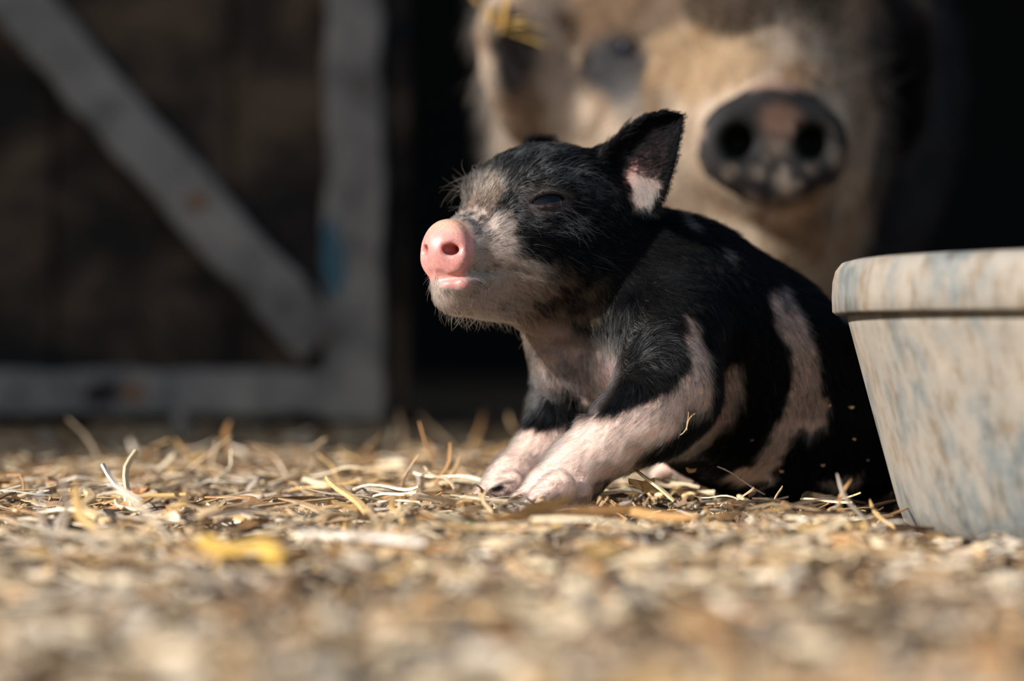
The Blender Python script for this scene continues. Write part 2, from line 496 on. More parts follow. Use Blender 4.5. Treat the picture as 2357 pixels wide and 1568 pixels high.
def patch(name, c, d, ru, rv, mat, parent, n=18, seed=1):
    """thin irregular scab lying on a board's face"""
    r2 = np.random.default_rng(seed); ctr = P(c[0], c[1], d); V = []
    rad = 1 + .16 * r2.standard_normal(n)
    for yy, k in ((0, 1.0), (-.0015, .9)):
        for i in range(n):
            a = 2 * math.pi * i / n; V.append(ctr + np.array([math.cos(a) * ru * d / F * rad[i] * k, yy, math.sin(a) * rv * d / F * rad[i] * k]))
    Q = [(i, (i + 1) % n, n + (i + 1) % n, n + i) for i in range(n)] + [tuple(n + i for i in range(n))]
    return mesh_obj(name, V, Q, mat, parent, smooth=False)
tag(patch('knot_hole', (236, 905), GY0 + .002, 42, 32, KNOT, gate, seed=4), 'dark knot hole in the bottom rail')
tag(patch('rust_stain', (310, 905), GY0 + .002, 30, 24, RUST, gate, seed=5), 'orange stain on the bottom rail')
tag(patch('paint_flake', (766, 600), GY0, 24, 90, TEAL, gate, seed=6), 'flaking teal paint on the upright')
tag(patch('rust_stain', (455, 465), GY0 + .003, 28, 22, RUST, gate, seed=7), 'orange stain on the brace')

stake = mesh_obj('wooden_stake', *box_mesh(*(P(402, 0, 1.98)[0], P(430, 0, 1.98)[0]), 1.975, 1.985, -.01, P(0, 940, 1.98)[2]), GATE, smooth=False, origin=P(416, 1000, 1.98))
tag(stake, 'small grey wooden stake standing in the ground below the gate rail', 'stake')

# ============================================================================= rubber tub
TUBM = m_tub()
TUB_C = np.array([.345, 1.08, 0.0])
def lathe(prof, c, n=160, wob=.0):
    V = []; r2 = np.random.default_rng(3)
    ph = r2.random(6) * 6.28
    for (r, z) in prof:
        for i in range(n):
            a = 2 * math.pi * i / n
            rr = r * (1 + wob * (math.sin(2 * a + ph[0]) + .5 * math.sin(5 * a + ph[1]) + .3 * math.sin(11 * a + ph[2] + z * 30)))
            V.append((c[0] + rr * math.cos(a), c[1] + rr * math.sin(a), c[2] + z + wob * .1 * math.sin(3 * a + ph[3])))
    m = len(prof); Q = []
    for j in range(m - 1):
        for i in range(n):
            Q.append((j * n + i, j * n + (i + 1) % n, (j + 1) * n + (i + 1) % n, (j + 1) * n + i))
    return np.array(V), np.array(Q)
tub = empty('feed_tub', tuple(TUB_C))
tag(tub, "round mud-streaked grey rubber feed tub standing beside the piglet's rump", 'tub')
bodyprof = [(0, .012), (.160, .012), (.1665, .016), (.190, .108), (.1925, .112)]
outer = [(.0005, -.006), (.162, -.006), (.168, -.002), (.1708, .006)] + [(.1708 + (.1945 - .1708) * t, .006 + .088 * t) for t in np.linspace(.1, 1, 10)]
V, Q = lathe(outer + [(.190, .1), (.186, .094), (.163, .012), (.0005, .010)], TUB_C, wob=.0035)
mesh_obj('tub_wall', V, Q, TUBM, tub)
rim = [(.193, .0925), (.1985, .0915), (.2003, .0930), (.2006, .100), (.2003, .1065), (.1990, .1115), (.1965, .1148), (.1925, .1158), (.1880, .1150), (.1862, .112), (.186, .095)]
V, Q = lathe(rim, TUB_C, wob=.0035)
mesh_obj('rim', V, Q, TUBM, tub)

# ============================================================================= piglet
SKIN = m_skin(); FUR = m_hair('piglet_fur', .42)
def R(px, d): return px / F * d
fd = Field((-.052, 1.055, -.012), (.232, 1.335, .212), .0011)
TH, PH = math.radians(42), math.radians(7)
HF = np.array([-math.cos(TH) * math.cos(PH), -math.sin(TH) * math.cos(PH), math.sin(PH)])
HS = np.array([math.sin(TH), -math.cos(TH), 0.0])
HU = np.cross(HS, HF) * -1; HU = HU if HU[2] > 0 else -HU
HC = P(1284, 515, 1.172)
HAX = np.array([HF, HS, HU])
def H(f, s, u): return HC + (HF * f + HS * s + HU * u) * .01
# --- torso
def cp(a, b, ra, rb, k=.012, sub=False): fd.cap(P(*a), P(*b), R(ra, a[2]), R(rb, b[2]), k, sub)
cp((1350, 590, 1.178), (1545, 725, 1.19), 150, 212, .02)
cp((1545, 735, 1.19), (1700, 850, 1.212), 212, 228, .02)
cp((1700, 850, 1.212), (1850, 950, 1.24), 228, 205, .02)
cp((1850, 950, 1.24), (1905, 985, 1.243), 205, 178, .02)
cp((1440, 790, 1.172), (1350, 800, 1.172), 165, 118, .02)         # brisket
cp((1300, 690, 1.165), (1370, 820, 1.175), 100, 110, .02)         # throat
cp((1640, 950, 1.20), (1800, 1010, 1.225), 130, 160, .02)         # belly
# --- near fore leg
cp((1545, 760, 1.140), (1535, 900, 1.128), 120, 112, .012)
cp((1535, 900, 1.128), (1500, 950, 1.122), 112, 98, .008)
cp((1500, 950, 1.122), (1425, 1000, 1.120), 98, 82, .006)
cp((1425, 1000, 1.120), (1345, 1062, 1.118), 82, 62, .006)
cp((1345, 1062, 1.118), (1262, 1118, 1.112), 62, 46, .006)
cp((1345, 1070, 1.120), (1322, 1128, 1.118), 56, 44, .006)
cp((1262, 1118, 1.112), (1192, 1156, 1.106), 36, 20, .003)        # inner toe
cp((1290, 1122, 1.096), (1222, 1158, 1.086), 38, 22, .003)        # outer toe
cp((1245, 1120, 1.088), (1180, 1160, 1.084), 6, 10, .003, sub=True)     # cleft
cp((1335, 1130, 1.106), (1318, 1152, 1.102), 25, 17, .004)
cp((1352, 1125, 1.126), (1342, 1150, 1.126), 24, 16, .004)        # dew claws
# --- far fore leg
cp((1340, 850, 1.205), (1312, 960, 1.196), 110, 88, .016)
cp((1312, 960, 1.196), (1262, 1035, 1.182), 88, 66, .008)
cp((1262, 1035, 1.182), (1180, 1105, 1.166), 64, 52, .006)
cp((1180, 1105, 1.166), (1150, 1130, 1.160), 48, 40, .006)
cp((1158, 1118, 1.160), (1098, 1150, 1.148), 33, 19, .004)
cp((1180, 1120, 1.150), (1140, 1152, 1.138), 34, 19, .004)
cp((1150, 1110, 1.138), (1105, 1156, 1.130), 5, 9, .003, sub=True)
cp((1215, 1125, 1.170), (1205, 1150, 1.168), 26, 16, .004)
# --- haunch and hind legs
fd.ell(P(1880, 1015, 1.205), (.036, .026, .030), None, .014)
cp((2010, 1090, 1.20), (1830, 1128, 1.185), 52, 34, .010)
cp((1830, 1128, 1.185), (1770, 1142, 1.180), 30, 20, .005)
cp((1720, 1085, 1.262), (1610, 1085, 1.282), 44, 33, .010)
cp((1610, 1085, 1.282), (1545, 1058, 1.288), 33, 27, .006)
cp((1560, 1072, 1.286), (1512, 1092, 1.283), 25, 15, .003)
cp((1545, 1058, 1.290), (1506, 1040, 1.292), 24, 15, .003)
# --- head
def he(f, s, u, rf, rs, ru, k=.01, sub=False): fd.ell(H(f, s, u), (rf / 100, rs / 100, ru / 100), HAX, k, sub)
he(0, 0, 0, 4.1, 3.6, 3.5)
he(1.9, 0, .55, 3.0, 3.0, 2.4, .012)
he(.2, 0, 1.0, 3.3, 2.9, 2.4, .012)
for sg in (1, -1):
    he(1.2, 1.75 * sg, -1.9, 2.9, 1.75, 2.3, .012)
    he(3.0, 1.45 * sg, -2.0, 2.2, 1.35, 1.5, .010)
    he(3.0, 1.9 * sg, 1.35, 1.25, .85, .65, .007)            # brow
fd.cap(H(2.8, 0, -.9), H(6.0, 0, -2.15), .0240, .0142, .012)      # snout
fd.cap(H(6.0, 0, -2.15), H(6.6, 0, -2.3), .0142, .0132, .003)
fd.cap(H(.8, 0, -3.0), H(6.0, 0, -4.05), .0205, .0118, .010)      # lower jaw
fd.cap(H(4.4, .6, -3.2), H(5.9, .35, -3.55), .0115, .0085, .004)
fd.cap(H(4.4, -.6, -3.2), H(5.9, -.35, -3.55), .0115, .0085, .004)
# mouth crease, near and far side
for sg in (1, -1):
    mp = [H(7.1, .15 * sg, -3.28), H(6.5, 1.15 * sg, -3.28), H(5.6, 1.75 * sg, -3.15), H(4.5, 2.35 * sg, -2.98), H(3.6, 2.75 * sg, -3.05)]
    fd.crease(np.array(mp), [.0010, .0015, .0014, .0011, .0006], .002)
fd.cap(H(6.9, .50, -3.96), H(6.5, 1.05, -3.86), .0034, .0034, .003)
fd.cap(H(6.5, 1.05, -3.86), H(5.8, 1.4, -3.66), .0032, .0020, .003)
# nose disc
NTH = math.radians(52); NP = math.radians(3)
NN = np.array([-math.cos(NTH) * math.cos(NP), -math.sin(NTH) * math.cos(NP), math.sin(NP)])
NSD = norm(np.array([-NN[1], NN[0], 0])); NSD = NSD if NSD[0] > 0 else -NSD
NU = np.cross(NN, NSD); NU = NU if NU[2] > 0 else -NU
NC = H(7.00, .06, -2.36); NAX = np.array([NN, NSD, NU])
def N_(a, b, c): return NC + (NN * a + NSD * (b + .06) + NU * c) * .01
fd.disc(NC, NAX, .0132, .0131, .0030, .0029, .003)
fd.ell(N_(.02, .05, .72), (.0032, .0085, .0064), NAX, .004)
for sg in (1, -1):
    fd.ell(N_(.06, .72 * sg, -.42), (.0038, .0057, .0062), NAX, .003)
    fd.ell(N_(.36, .60 * sg, .0), (.0036, .0039, .0025), NAX, .0026, sub=True)
    fd.cap(N_(.5, .74 * sg, -.03), N_(-.25, .52 * sg, .08), .0017, .0012, .0018, sub=True)
    fd.crease(np.array([N_(.4, .95 * sg, .0), N_(.4, 1.12 * sg, -.25)]), [.0008, .0003], .002)
fd.crease(np.array([N_(.4, -.40, -.02), N_(.4, 0, -.05), N_(.4, .40, -.02)]), [.0004, .0005, .0004], .002)
for k2 in range(3):                                           # wrinkles behind the disc on the bridge
    c = [H(6.05 - .38 * k2, 1.55 * math.sin(a), -2.0 + 1.62 * math.cos(a) + .10 * k2) for a in np.linspace(-1.1, 1.1, 9)]
    fd.crease(np.array(c), [.0008] * 9, .003)
fd.chain([H(7.5, -1.0, -3.86), H(7.35, .2, -3.74), H(7.0, .9, -3.62), H(6.5, 1.35, -3.46), H(5.8, 1.75, -3.25)], [.0012, .0015, .0014, .0012, .0008], .0012, sub=True)
# --- near ear
def lerp_path(pts, u):
    pts = np.asarray(pts); t = np.linspace(0, 1, len(pts)); return np.stack([np.interp(u, t, pts[:, k]) for k in range(3)], -1)
def ear_sheet(Fr, Bk, hollow, n=46, m=46, r0=.0017, r1=.0010, away=(0, 1, 0)):
    U, Vv = np.meshgrid(np.linspace(0, 1, n), np.linspace(0, 1, m), indexing='ij'); U = U.ravel(); Vv = Vv.ravel()
    Fp = lerp_path([P(*q) for q in Fr], U); Bp = lerp_path([P(*q) for q in Bk], U)
    p = Fp * (1 - Vv)[:, None] + Bp * Vv[:, None]
    dep = hollow * np.sin(np.pi * Vv ** .8) * (1 - U) ** .6
    p = p + dep[:, None] * np.array(away) 
    return p, r0 + (r1 - r0) * U
EF = [(1372, 395, 1.158), (1396, 340, 1.160), (1440, 299, 1.158), (1486, 268, 1.156), (1532, 258, 1.158), (1570, 266, 1.162)]
EB = [(1478, 478, 1.146), (1512, 478, 1.142), (1533, 430, 1.141), (1550, 372, 1.145), (1563, 315, 1.152), (1570, 266, 1.162)]
ep, er = ear_sheet(EF, EB, .013); fd.sheet(ep, er, .003)
fd.cap(P(1400, 375, 1.172), P(1455, 455, 1.172), .0085, .0095, .008)      # ear root
EF2 = [(1290, 400, 1.212), (1278, 345, 1.215), (1268, 326, 1.215), (1240, 318, 1.213), (1216, 322, 1.210)]
EB2 = [(1220, 410, 1.196), (1214, 360, 1.200), (1209, 340, 1.204), (1208, 330, 1.207), (1214, 323, 1.210)]
ep2, er2 = ear_sheet(EF2, EB2, .008, away=(.5, .8, 0)); fd.sheet(ep2, er2, .003)
# --- eye (near and far)
def eye(c, n, tdir, cols):
    t = norm(tdir - n * (tdir @ n)); v = norm(np.cross(n, t)); v = v if v[2] > 0 else -v
    ax = np.array([n, t, v])
    fd.ell(c + n * .0005, (.0050, .0116, .0036), ax, .0025, sub=True)
    def arc(h0, h1, w, off, up):
        return [c + t * w * a + v * (h0 + up * h1 * (1 - a * a)) + n * (off - .0045 * a * a) for a in np.linspace(-1, 1, 9)]
    fd.chain(arc(.0006, .0037, .0114, .0010, 1), [.0012] + [.0014] * 7 + [.0012], .0008)
    fd.chain(arc(-.0006, .0019, .0114, .0004, -1), [.0012] + [.0014] * 7 + [.0012], .0008)
    fd.chain(arc(.0030, .0058, .0134, -.0002, 1), [.0007] + [.0013] * 7 + [.0007], .0020)
    fd.chain(arc(-.0032, .0056, .0132, -.0006, -1), [.0007] + [.0012] * 7 + [.0007], .0020)
    fd.chain(arc(.0056, .0070, .0148, -.0012, 1), [.0006] + [.0010] * 7 + [.0006], .0022)
    return c - n * .0097, ax
e_pt, e_n = fd.hit(1263, 462, 1.08, 1.2)
e_c, e_ax = eye(e_pt, e_n, P(1305, 454, 1.14) - P(1222, 468, 1.14), None)
# far eye mirrored through the head's middle plane
def mirror(p): q = p - HC; return HC + q - 2 * (q @ HS) * HS
e2_pt = mirror(e_pt); e2_n = e_n - 2 * (e_n @ HS) * HS
e2_c, e2_ax = eye(e2_pt, e2_n, HF, None)
# skin folds at the throat
for pl_ in ([(1225, 800), (1270, 860), (1330, 920), (1370, 950)], [(1290, 800), (1330, 860), (1370, 905)], [(1235, 880), (1290, 930), (1330, 960)]):
    fd.crease(np.array([fd.hit(a, b, 1.05, 1.3)[0] for a, b in pl_]), [.0008] + [.0016] * (len(pl_) - 2) + [.0006], .006)
fold = [fd.hit(a, b, 1.05, 1.25)[0] for a, b in ((1190, 765), (1240, 790), (1300, 800), (1370, 800))]
fd.crease(np.array(fold), [.0008, .0014, .0014, .0006], .005)
PV, PQ = fd.mesh(1)
PN, _ = vert_normals(PV, PQ)

# --- pigment: black piglet with pale markings and a painted highlight laid out in side elevation (x, z)
def noise_off(p, f, amp, seed):
    return np.stack([vnoise(p, f, seed) - .5, vnoise(p, f, seed + 9) - .5], -1) * amp
BELT = side_poly([(1758, 672), (1790, 655), (1822, 690), (1850, 755), (1868, 790), (1872, 860), (1885, 905), (1903, 935), (1880, 985), (1858, 1010), (1838, 975), (1815, 1010), (1800, 1050), (1770, 1075), (1735, 1085), (1745, 1040), (1775, 985), (1800, 920), (1812, 860), (1805, 800), (1775, 755)], 1.185)
BELTH = side_poly([(1786, 672), (1800, 672), (1815, 712), (1806, 722)], 1.185)
BELT2 = side_poly([(1740, 1060), (1775, 1050), (1800, 1060), (1770, 1110), (1700, 1115), (1660, 1100)], 1.19)
FLANK = side_poly([(1655, 860), (1700, 838), (1705, 900), (1690, 960), (1650, 1010), (1600, 1045), (1520, 1050), (1540, 1000), (1600, 975), (1640, 930)], 1.16)
SHOULD = side_poly([(1578, 728), (1596, 735), (1618, 800), (1636, 880), (1634, 930), (1612, 955), (1560, 985), (1480, 1075), (1370, 1110), (1370, 1190), (1100, 1190), (1290, 1010), (1350, 960), (1420, 950), (1500, 925), (1560, 880), (1590, 850), (1585, 790)], 1.118)
ELBOW = side_poly([(1625, 945), (1600, 1000), (1500, 1062), (1455, 1085), (1470, 1050), (1540, 1005), (1595, 950)], 1.112)
SPECK_HILITE = [side_poly([(1548, 500), (1566, 508), (1580, 530), (1568, 532)], 1.19), side_poly([(1648, 576), (1658, 576), (1668, 600), (1660, 602)], 1.19),
         side_poly([(1890, 708), (1925, 706), (1960, 735), (1950, 745)], 1.22), side_poly([(1968, 820), (1990, 815), (2000, 900), (1985, 905)], 1.22)]  # first rump one is a highlight put into the coat colour
SHANK = side_poly([(1890, 1118), (1985, 1090), (1990, 1118), (1930, 1135)], 1.18)
FARLEG = side_poly([(1200, 985), (1300, 985), (1330, 1040), (1330, 1200), (1000, 1200), (1150, 1050)], 1.19)
BLACK = np.array([.0012, .0016, .0026]); PINK = np.array([.60, .44, .38]); WHITE = np.array([.90, .84, .77]); TAN = np.array([.52, .40, .28])
CHEST = np.array([.20, .16, .14])
def pig_color(p, jit=0.0):
    """(skin colour, fur colour, share of pale hairs) at surface points"""
    q = p[:, [0, 2]] + noise_off(p, 220, .0045, 1) + noise_off(p, 900, .002, 5)
    N = len(p); near = 1 - sstep(1.205, 1.225, p[:, 1])
    pale = np.zeros(N)
    def add(poly, soft=.0012, m=1.0):
        nonlocal pale
        pale = np.maximum(pale, (1 - sstep(-soft, soft, poly_inside(q, poly))) * m)
    bodyside = near * sstep(1.06, 1.09, p[:, 1])
    for poly in (BELT, BELT2): add(poly, .0016, bodyside)
    pale = pale * sstep(-.0012, .0012, poly_inside(q, BELTH))
    add(FLANK, .003, sstep(1.140, 1.150, p[:, 1]) * near * .8)
    for s_ in SPECK_HILITE: add(s_, .0012, .7)
    add(SHANK, .0015, .4)
    legn = 1 - sstep(1.150, 1.160, p[:, 1])
    sh = (1 - sstep(-.0018, .0018, poly_inside(q, SHOULD))) * legn
    sh = sh * sstep(-.0015, .0015, poly_inside(q, ELBOW))
    pale = np.maximum(pale, sh)
    add(FARLEG, .0022, sstep(1.140, 1.146, p[:, 1]) * (p[:, 0] < P(1380, 0, 1.19)[0]))
    hind = (p[:, 1] > 1.262) & (p[:, 2] < .03) & (p[:, 0] < P(1760, 0, 1.28)[0]); pale = np.where(hind, 1, pale)
    # chest and throat: thin pinkish coat
    lowleg = (p[:, 2] < .042) * 1.0
    c1 = P(1320, 880, 1.15); e = ((p - c1) / np.array([.026, .045, .023])); chest = (1 - sstep(.6, 1.2, np.linalg.norm(e, axis=1)))
    c1 = P(1250, 775, 1.15); e = ((p - c1) / np.array([.016, .05, .010])); chest = np.maximum(chest, .9 * (1 - sstep(.5, 1.2, np.linalg.norm(e, axis=1))))
    blackleg = (1 - sstep(-.004, .002, poly_inside(q, LEGBLK_N))) * legn; chest = chest * (1 - blackleg)
    blackfar = (1 - sstep(-.003, .003, poly_inside(q, LEGBLK_F))); chest = chest * (1 - blackfar)
    # head coordinates (cm)
    h = (p - HC) @ HAX.T * 100 + np.stack([vnoise(p, 300, 3) - .5, vnoise(p, 300, 4) - .5, vnoise(p, 300, 6) - .5], -1) * .5
    head = np.linalg.norm((h - np.array([2.3, 0, -.6])) / np.array([7.0, 5.2, 6.6]), axis=1) < 1
    hf, hs, hu = h.T; hs_a = np.abs(hs)
    muz = sstep(2.7, 4.0, hf + .25 * hs_a * (hu > -1.2) - .5 * sstep(-1.2, .6, hu)) * head
    chin = sstep(1.9, 3.6, hf) * (1 - sstep(-2.7, -2.1, hu)) * head
    muz = np.maximum(muz * .62, chin * .8)
    qj = q + noise_off(p, 420, .007, 21)
    def pz(pl, soft=.0048): return 1 - sstep(-soft, soft, poly_inside(qj, pl))
    muz = np.maximum(pz(MUZ) * .95, chin * .9) * head
    brow = np.exp(-((hf - 3.0) / 1.1) ** 2 - ((hu - 2.35) / .45) ** 2) * .75 * (hs_a > .6) * head
    brow = np.maximum(pz(BROW) * .62, pz(UNDER) * .75) * head
    brow_old = np.maximum(brow, np.exp(-((hf - 2.5) / 1.5) ** 2 - ((hu + .35) / .35) ** 2) * .6 * (hs_a > 1.5) * head)
    fore = np.exp(-((hf - 4.0) / .95) ** 2 - ((hu - 1.25) / 1.6) ** 2) * .60 * head
    fore = pz(FORE, .006) * .45 * head; crown = pz(CROWN) * .6 * head; jowl = pz(JOWL, .006) * head
    headp = np.maximum.reduce([muz, brow, fore, crown])
    streak = vnoise(h @ STREAK, 1.0, 12); headp = np.clip(headp * (.35 + 1.3 * streak), 0, .95)
    dn = (p - NC) @ NAX.T * 100
    nose = ((hu > -3.74) & (dn[:, 0] > -.36) & (np.sqrt((dn[:, 1] / 1.60) ** 2 + (dn[:, 2] / 1.75) ** 2) < 1)).astype(float)
    dl = p - H(6.75, .3, -3.68); lip = ((hs > .12) & (hs < 1.45) & (hu < -3.64) & (hu > -4.16 + .1 * hs) & (hf > 5.9)).astype(float) * (1 - nose)
    # ears: inside of the near ear
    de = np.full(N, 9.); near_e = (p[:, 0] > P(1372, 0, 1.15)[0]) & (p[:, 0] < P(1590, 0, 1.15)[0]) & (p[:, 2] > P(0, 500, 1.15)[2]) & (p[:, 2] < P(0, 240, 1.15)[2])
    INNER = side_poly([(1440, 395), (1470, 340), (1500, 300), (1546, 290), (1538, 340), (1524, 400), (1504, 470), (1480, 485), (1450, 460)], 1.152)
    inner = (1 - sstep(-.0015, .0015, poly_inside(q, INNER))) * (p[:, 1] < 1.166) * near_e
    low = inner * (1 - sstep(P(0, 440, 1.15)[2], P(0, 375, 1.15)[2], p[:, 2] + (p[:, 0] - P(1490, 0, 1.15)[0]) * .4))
    mott = fbm(p, 160, 8)
    fr = BLACK[None] * (.7 + .9 * mott[:, None])
    tanw = mix(np.tile(WHITE, (N, 1)), np.tile(TAN, (N, 1)), mott * 1.1 - .2)
    fr = mix(fr, tanw, pale)
    fr = mix(fr, np.tile(CHEST, (N, 1)) * (.6 + .8 * mott[:, None]), chest * (1 - pale))
    sk = mix(np.tile(np.array([.0035, .0032, .0036]), (N, 1)), np.tile(PINK, (N, 1)), np.maximum(pale * .95, chest * .36))
    ap = np.exp(-((p - P(1425, 850, 1.150)) ** 2 @ np.array([1 / .006 ** 2, 1 / .012 ** 2, 1 / .008 ** 2]))); sk = mix(sk, np.tile(np.array([.62, .30, .26]), (N, 1)), ap * .9)
    sk = sk * (1 + .22 * (lowleg * (pale > .5))[:, None]); fr = fr * (1 + .12 * (lowleg * (pale > .5))[:, None])
    HM = np.tile(np.array([.34, .27, .235]), (N, 1))
    sk = mix(sk, HM, muz * .9); sk = mix(sk, np.tile(np.array([.30, .20, .14]), (N, 1)), fore * 1.0)
    sk = mix(sk, np.tile(np.array([.10, .065, .042]), (N, 1)), jowl * .6)
    sk = mix(sk, np.tile(np.array([.05, .03, .02]), (N, 1)), fore * sstep(.50, .62, fbm(p, 420, 11)) * .9)
    fr = mix(fr, np.tile(np.array([.16, .095, .055]), (N, 1)), jowl * (mott > .5) * .8)
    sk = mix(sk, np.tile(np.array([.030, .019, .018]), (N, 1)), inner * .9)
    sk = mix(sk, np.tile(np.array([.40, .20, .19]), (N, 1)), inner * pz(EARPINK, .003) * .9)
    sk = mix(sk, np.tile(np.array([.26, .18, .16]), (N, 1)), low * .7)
    nz = np.tile(np.array([.58, .265, .24]), (N, 1)) * (.86 + .25 * vnoise(p, 500, 2)[:, None])
    nz = mix(nz, np.tile(np.array([.50, .32, .22]), (N, 1)), sstep(.5, 1.3, dn[:, 2]) * .8)
    nz = mix(nz, np.tile(np.array([.42, .24, .20]), (N, 1)), (fbm(p, 1300, 4) > .62) * .6)
    hole = np.minimum(np.hypot(dn[:, 1] - .66, (dn[:, 2] - .0) * 1.3), np.hypot(dn[:, 1] + .54, (dn[:, 2] - .0) * 1.3))
    nz = mix(nz, np.tile(np.array([.50, .12, .11]), (N, 1)), 1 - sstep(.16, .42, hole))
    sk = mix(sk, nz, nose); sk = mix(sk, np.tile(np.array([.50, .25, .235]), (N, 1)), lip)
    hoof = (p[:, 2] < .0075) & (p[:, 1] < 1.2) & ((p[:, 0] < P(1235, 0, 1.1)[0])); sk = mix(sk, np.tile(np.array([.30, .20, .18]), (N, 1)), hoof * .8)
    dirt = (p[:, 2] < .009) & (p[:, 1] < 1.2) & (p[:, 0] < .1); 
    sk = mix(sk, np.tile(np.array([.26, .17, .13]), (N, 1)), dirt * (fbm(p, 350, 3) > .48) * .8)
    for c_ in (P(1205, 1144, 1.095), P(1286, 1146, 1.078), P(1118, 1150, 1.14)):
        sk = mix(sk, np.tile(np.array([.05, .030, .022]), (N, 1)), (1 - sstep(.6, 1.1, np.linalg.norm((p - c_) / np.array([.0035, .012, .003]), axis=1))) * .9)
    # single eyelid ring
    de = np.linalg.norm((p - e_pt) @ e_ax.T / np.array([.02, .0130, .0072]), axis=1)
    lid = 1 - sstep(.8, 1.25, de); sk = mix(sk, np.tile(np.array([.060, .052, .052]), (N, 1)), lid)
    sk = mix(sk, np.tile(np.array([.014, .012, .012]), (N, 1)), (1 - sstep(.45, .62, np.linalg.norm((p - e_pt) @ e_ax.T / np.array([.02, .0145, .0050]), axis=1))))
    bare = np.maximum.reduce([nose, lip, (1 - sstep(.75, 1.0, de)) * .75, 1 - sstep(.50, .62, de)])
    return sk, fr, headp, bare, chest, inner, low, pale, head
STREAK = norm(rng.normal(0, 1, (3, 3))) * 1.0
STREAK = np.array([[.55, 0, 0], [0, 5.5, 0], [0, 0, 5.5]])
MUZ = side_poly([(1035, 500), (1065, 478), (1110, 480), (1150, 490), (1190, 505), (1200, 560), (1195, 600), (1215, 640), (1190, 680), (1215, 730), (1160, 765), (1000, 740), (940, 640), (960, 500)], 1.12)
FORE = side_poly([(1040, 480), (1060, 430), (1095, 385), (1125, 375), (1150, 400), (1165, 440), (1140, 480)], 1.125)
BROW = side_poly([(1165, 450), (1200, 415), (1250, 396), (1330, 392), (1395, 420), (1400, 455), (1340, 436), (1285, 424), (1230, 436), (1195, 465)], 1.13)
UNDER = side_poly([(1175, 480), (1215, 485), (1240, 500), (1280, 508), (1335, 494), (1345, 512), (1285, 524), (1225, 522), (1185, 505)], 1.13)
CROWN = side_poly([(1150, 370), (1200, 335), (1300, 325), (1320, 338), (1260, 356), (1190, 372)], 1.15)
JOWL = side_poly([(1200, 650), (1300, 640), (1400, 650), (1420, 720), (1300, 760), (1180, 770)], 1.14)
EARPINK = side_poly([(1425, 400), (1450, 360), (1470, 375), (1455, 410), (1430, 425)], 1.152)
LEGBLK_N = side_poly([(1405, 935), (1440, 860), (1500, 800), (1570, 760), (1600, 820), (1560, 890), (1500, 930), (1400, 960), (1380, 960)], 1.118)
LEGBLK_F = side_poly([(1215, 900), (1300, 900), (1370, 960), (1360, 1030), (1215, 1010)], 1.18)

piglet = empty('piglet', (.085, 1.18, 0))
tag(piglet, 'small black and white piglet sitting on the straw with its pink snout raised', 'piglet')
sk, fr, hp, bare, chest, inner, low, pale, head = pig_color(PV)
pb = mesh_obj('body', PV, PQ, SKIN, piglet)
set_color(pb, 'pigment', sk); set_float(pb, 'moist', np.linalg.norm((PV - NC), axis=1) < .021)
def sphere(name, c, r, mat, parent, ax=None, seg=28):
    V = []; Q = []
    for j in range(seg + 1):
        a = math.pi * j / seg
        for i in range(seg * 2):
            b = math.pi * i / seg; V.append((math.sin(a) * math.cos(b), math.sin(a) * math.sin(b), math.cos(a)))
    V = np.array(V) * np.asarray(r); n2 = seg * 2
    if ax is not None: V = V @ ax
    Q = np.array([(j * n2 + i, (j + 1) * n2 + i, (j + 1) * n2 + (i + 1) % n2, j * n2 + (i + 1) % n2) for j in range(seg) for i in range(n2)])
    return mesh_obj(name, V + c, Q, mat, parent)
EYEM = m_plain('dark_wet_eye', (.004, .006, .012), .16, .14)
sphere('eye', e_c, (.0106,) * 3, EYEM, piglet); sphere('eye', e2_c, (.0106,) * 3, EYEM, piglet)

# --- coat
g = []
def G(p, d): g.append((np.asarray(p, float), np.asarray(d, float)))
G(P(1212, 482, 1.13), (.6, 0, -.6)); G(P(1265, 510, 1.12), (1, 0, -.1)); G(P(1325, 502, 1.12), (.9, 0, .4)); G(P(1130, 520, 1.12), (.7, 0, .45)); G(P(1170, 600, 1.11), (.8, 0, -.2)); G(P(1090, 470, 1.12), (.6, 0, .6))
for s_ in (1, -1):
    G(H(5.8, .8 * s_, -.6), -HF + HU * .25); G(H(4.6, 1.2 * s_, .2), -HF + HU * .6); G(H(3.6, .8 * s_, 2.2), -HF + HU * .6)
    G(H(1.5, 1.2 * s_, 3.8), -HF); G(H(-.6, 1.5 * s_, 3.7), -HF - HU * .1); G(H(2.8, 2.9 * s_, 2.0), -HF + HU * .2); G(H(1.4, 3.4 * s_, .8), -HF - HU * .15)
    G(H(2.2, 3.2 * s_, -.4), -HF - HU * .1); G(H(4.3, 2.2 * s_, -1.8), -HF - HU * .35); G(H(2.2, 3.3 * s_, -2.3), -HF - HU * .5); G(H(-.5, 3.6 * s_, -1), -HF - HU * .2)
    G(H(-2.0, 3.4 * s_, -2.5), -HF - HU * .6); G(H(5.5, .9 * s_, -4.4), -HF * .7 - HU * .5); G(H(3.0, 1.5 * s_, -5.0), -HF - HU * .2)
G(P(1420, 330, 1.15), (.6, 0, .7)); G(P(1500, 280, 1.15), (.8, 0, .5)); G(P(1480, 440, 1.15), (.5, -.2, -.75)); G(P(1520, 380, 1.15), (.9, -.2, .1)); G(P(1500, 480, 1.15), (.6, -.1, -.8))
G(P(1620, 620, 1.17), (.75, 0, -.65)); G(P(1750, 700, 1.18), (.6, 0, -.8)); G(P(1880, 790, 1.2), (.55, 0, -.85)); G(P(1560, 560, 1.18), (.8, 0, -.4))
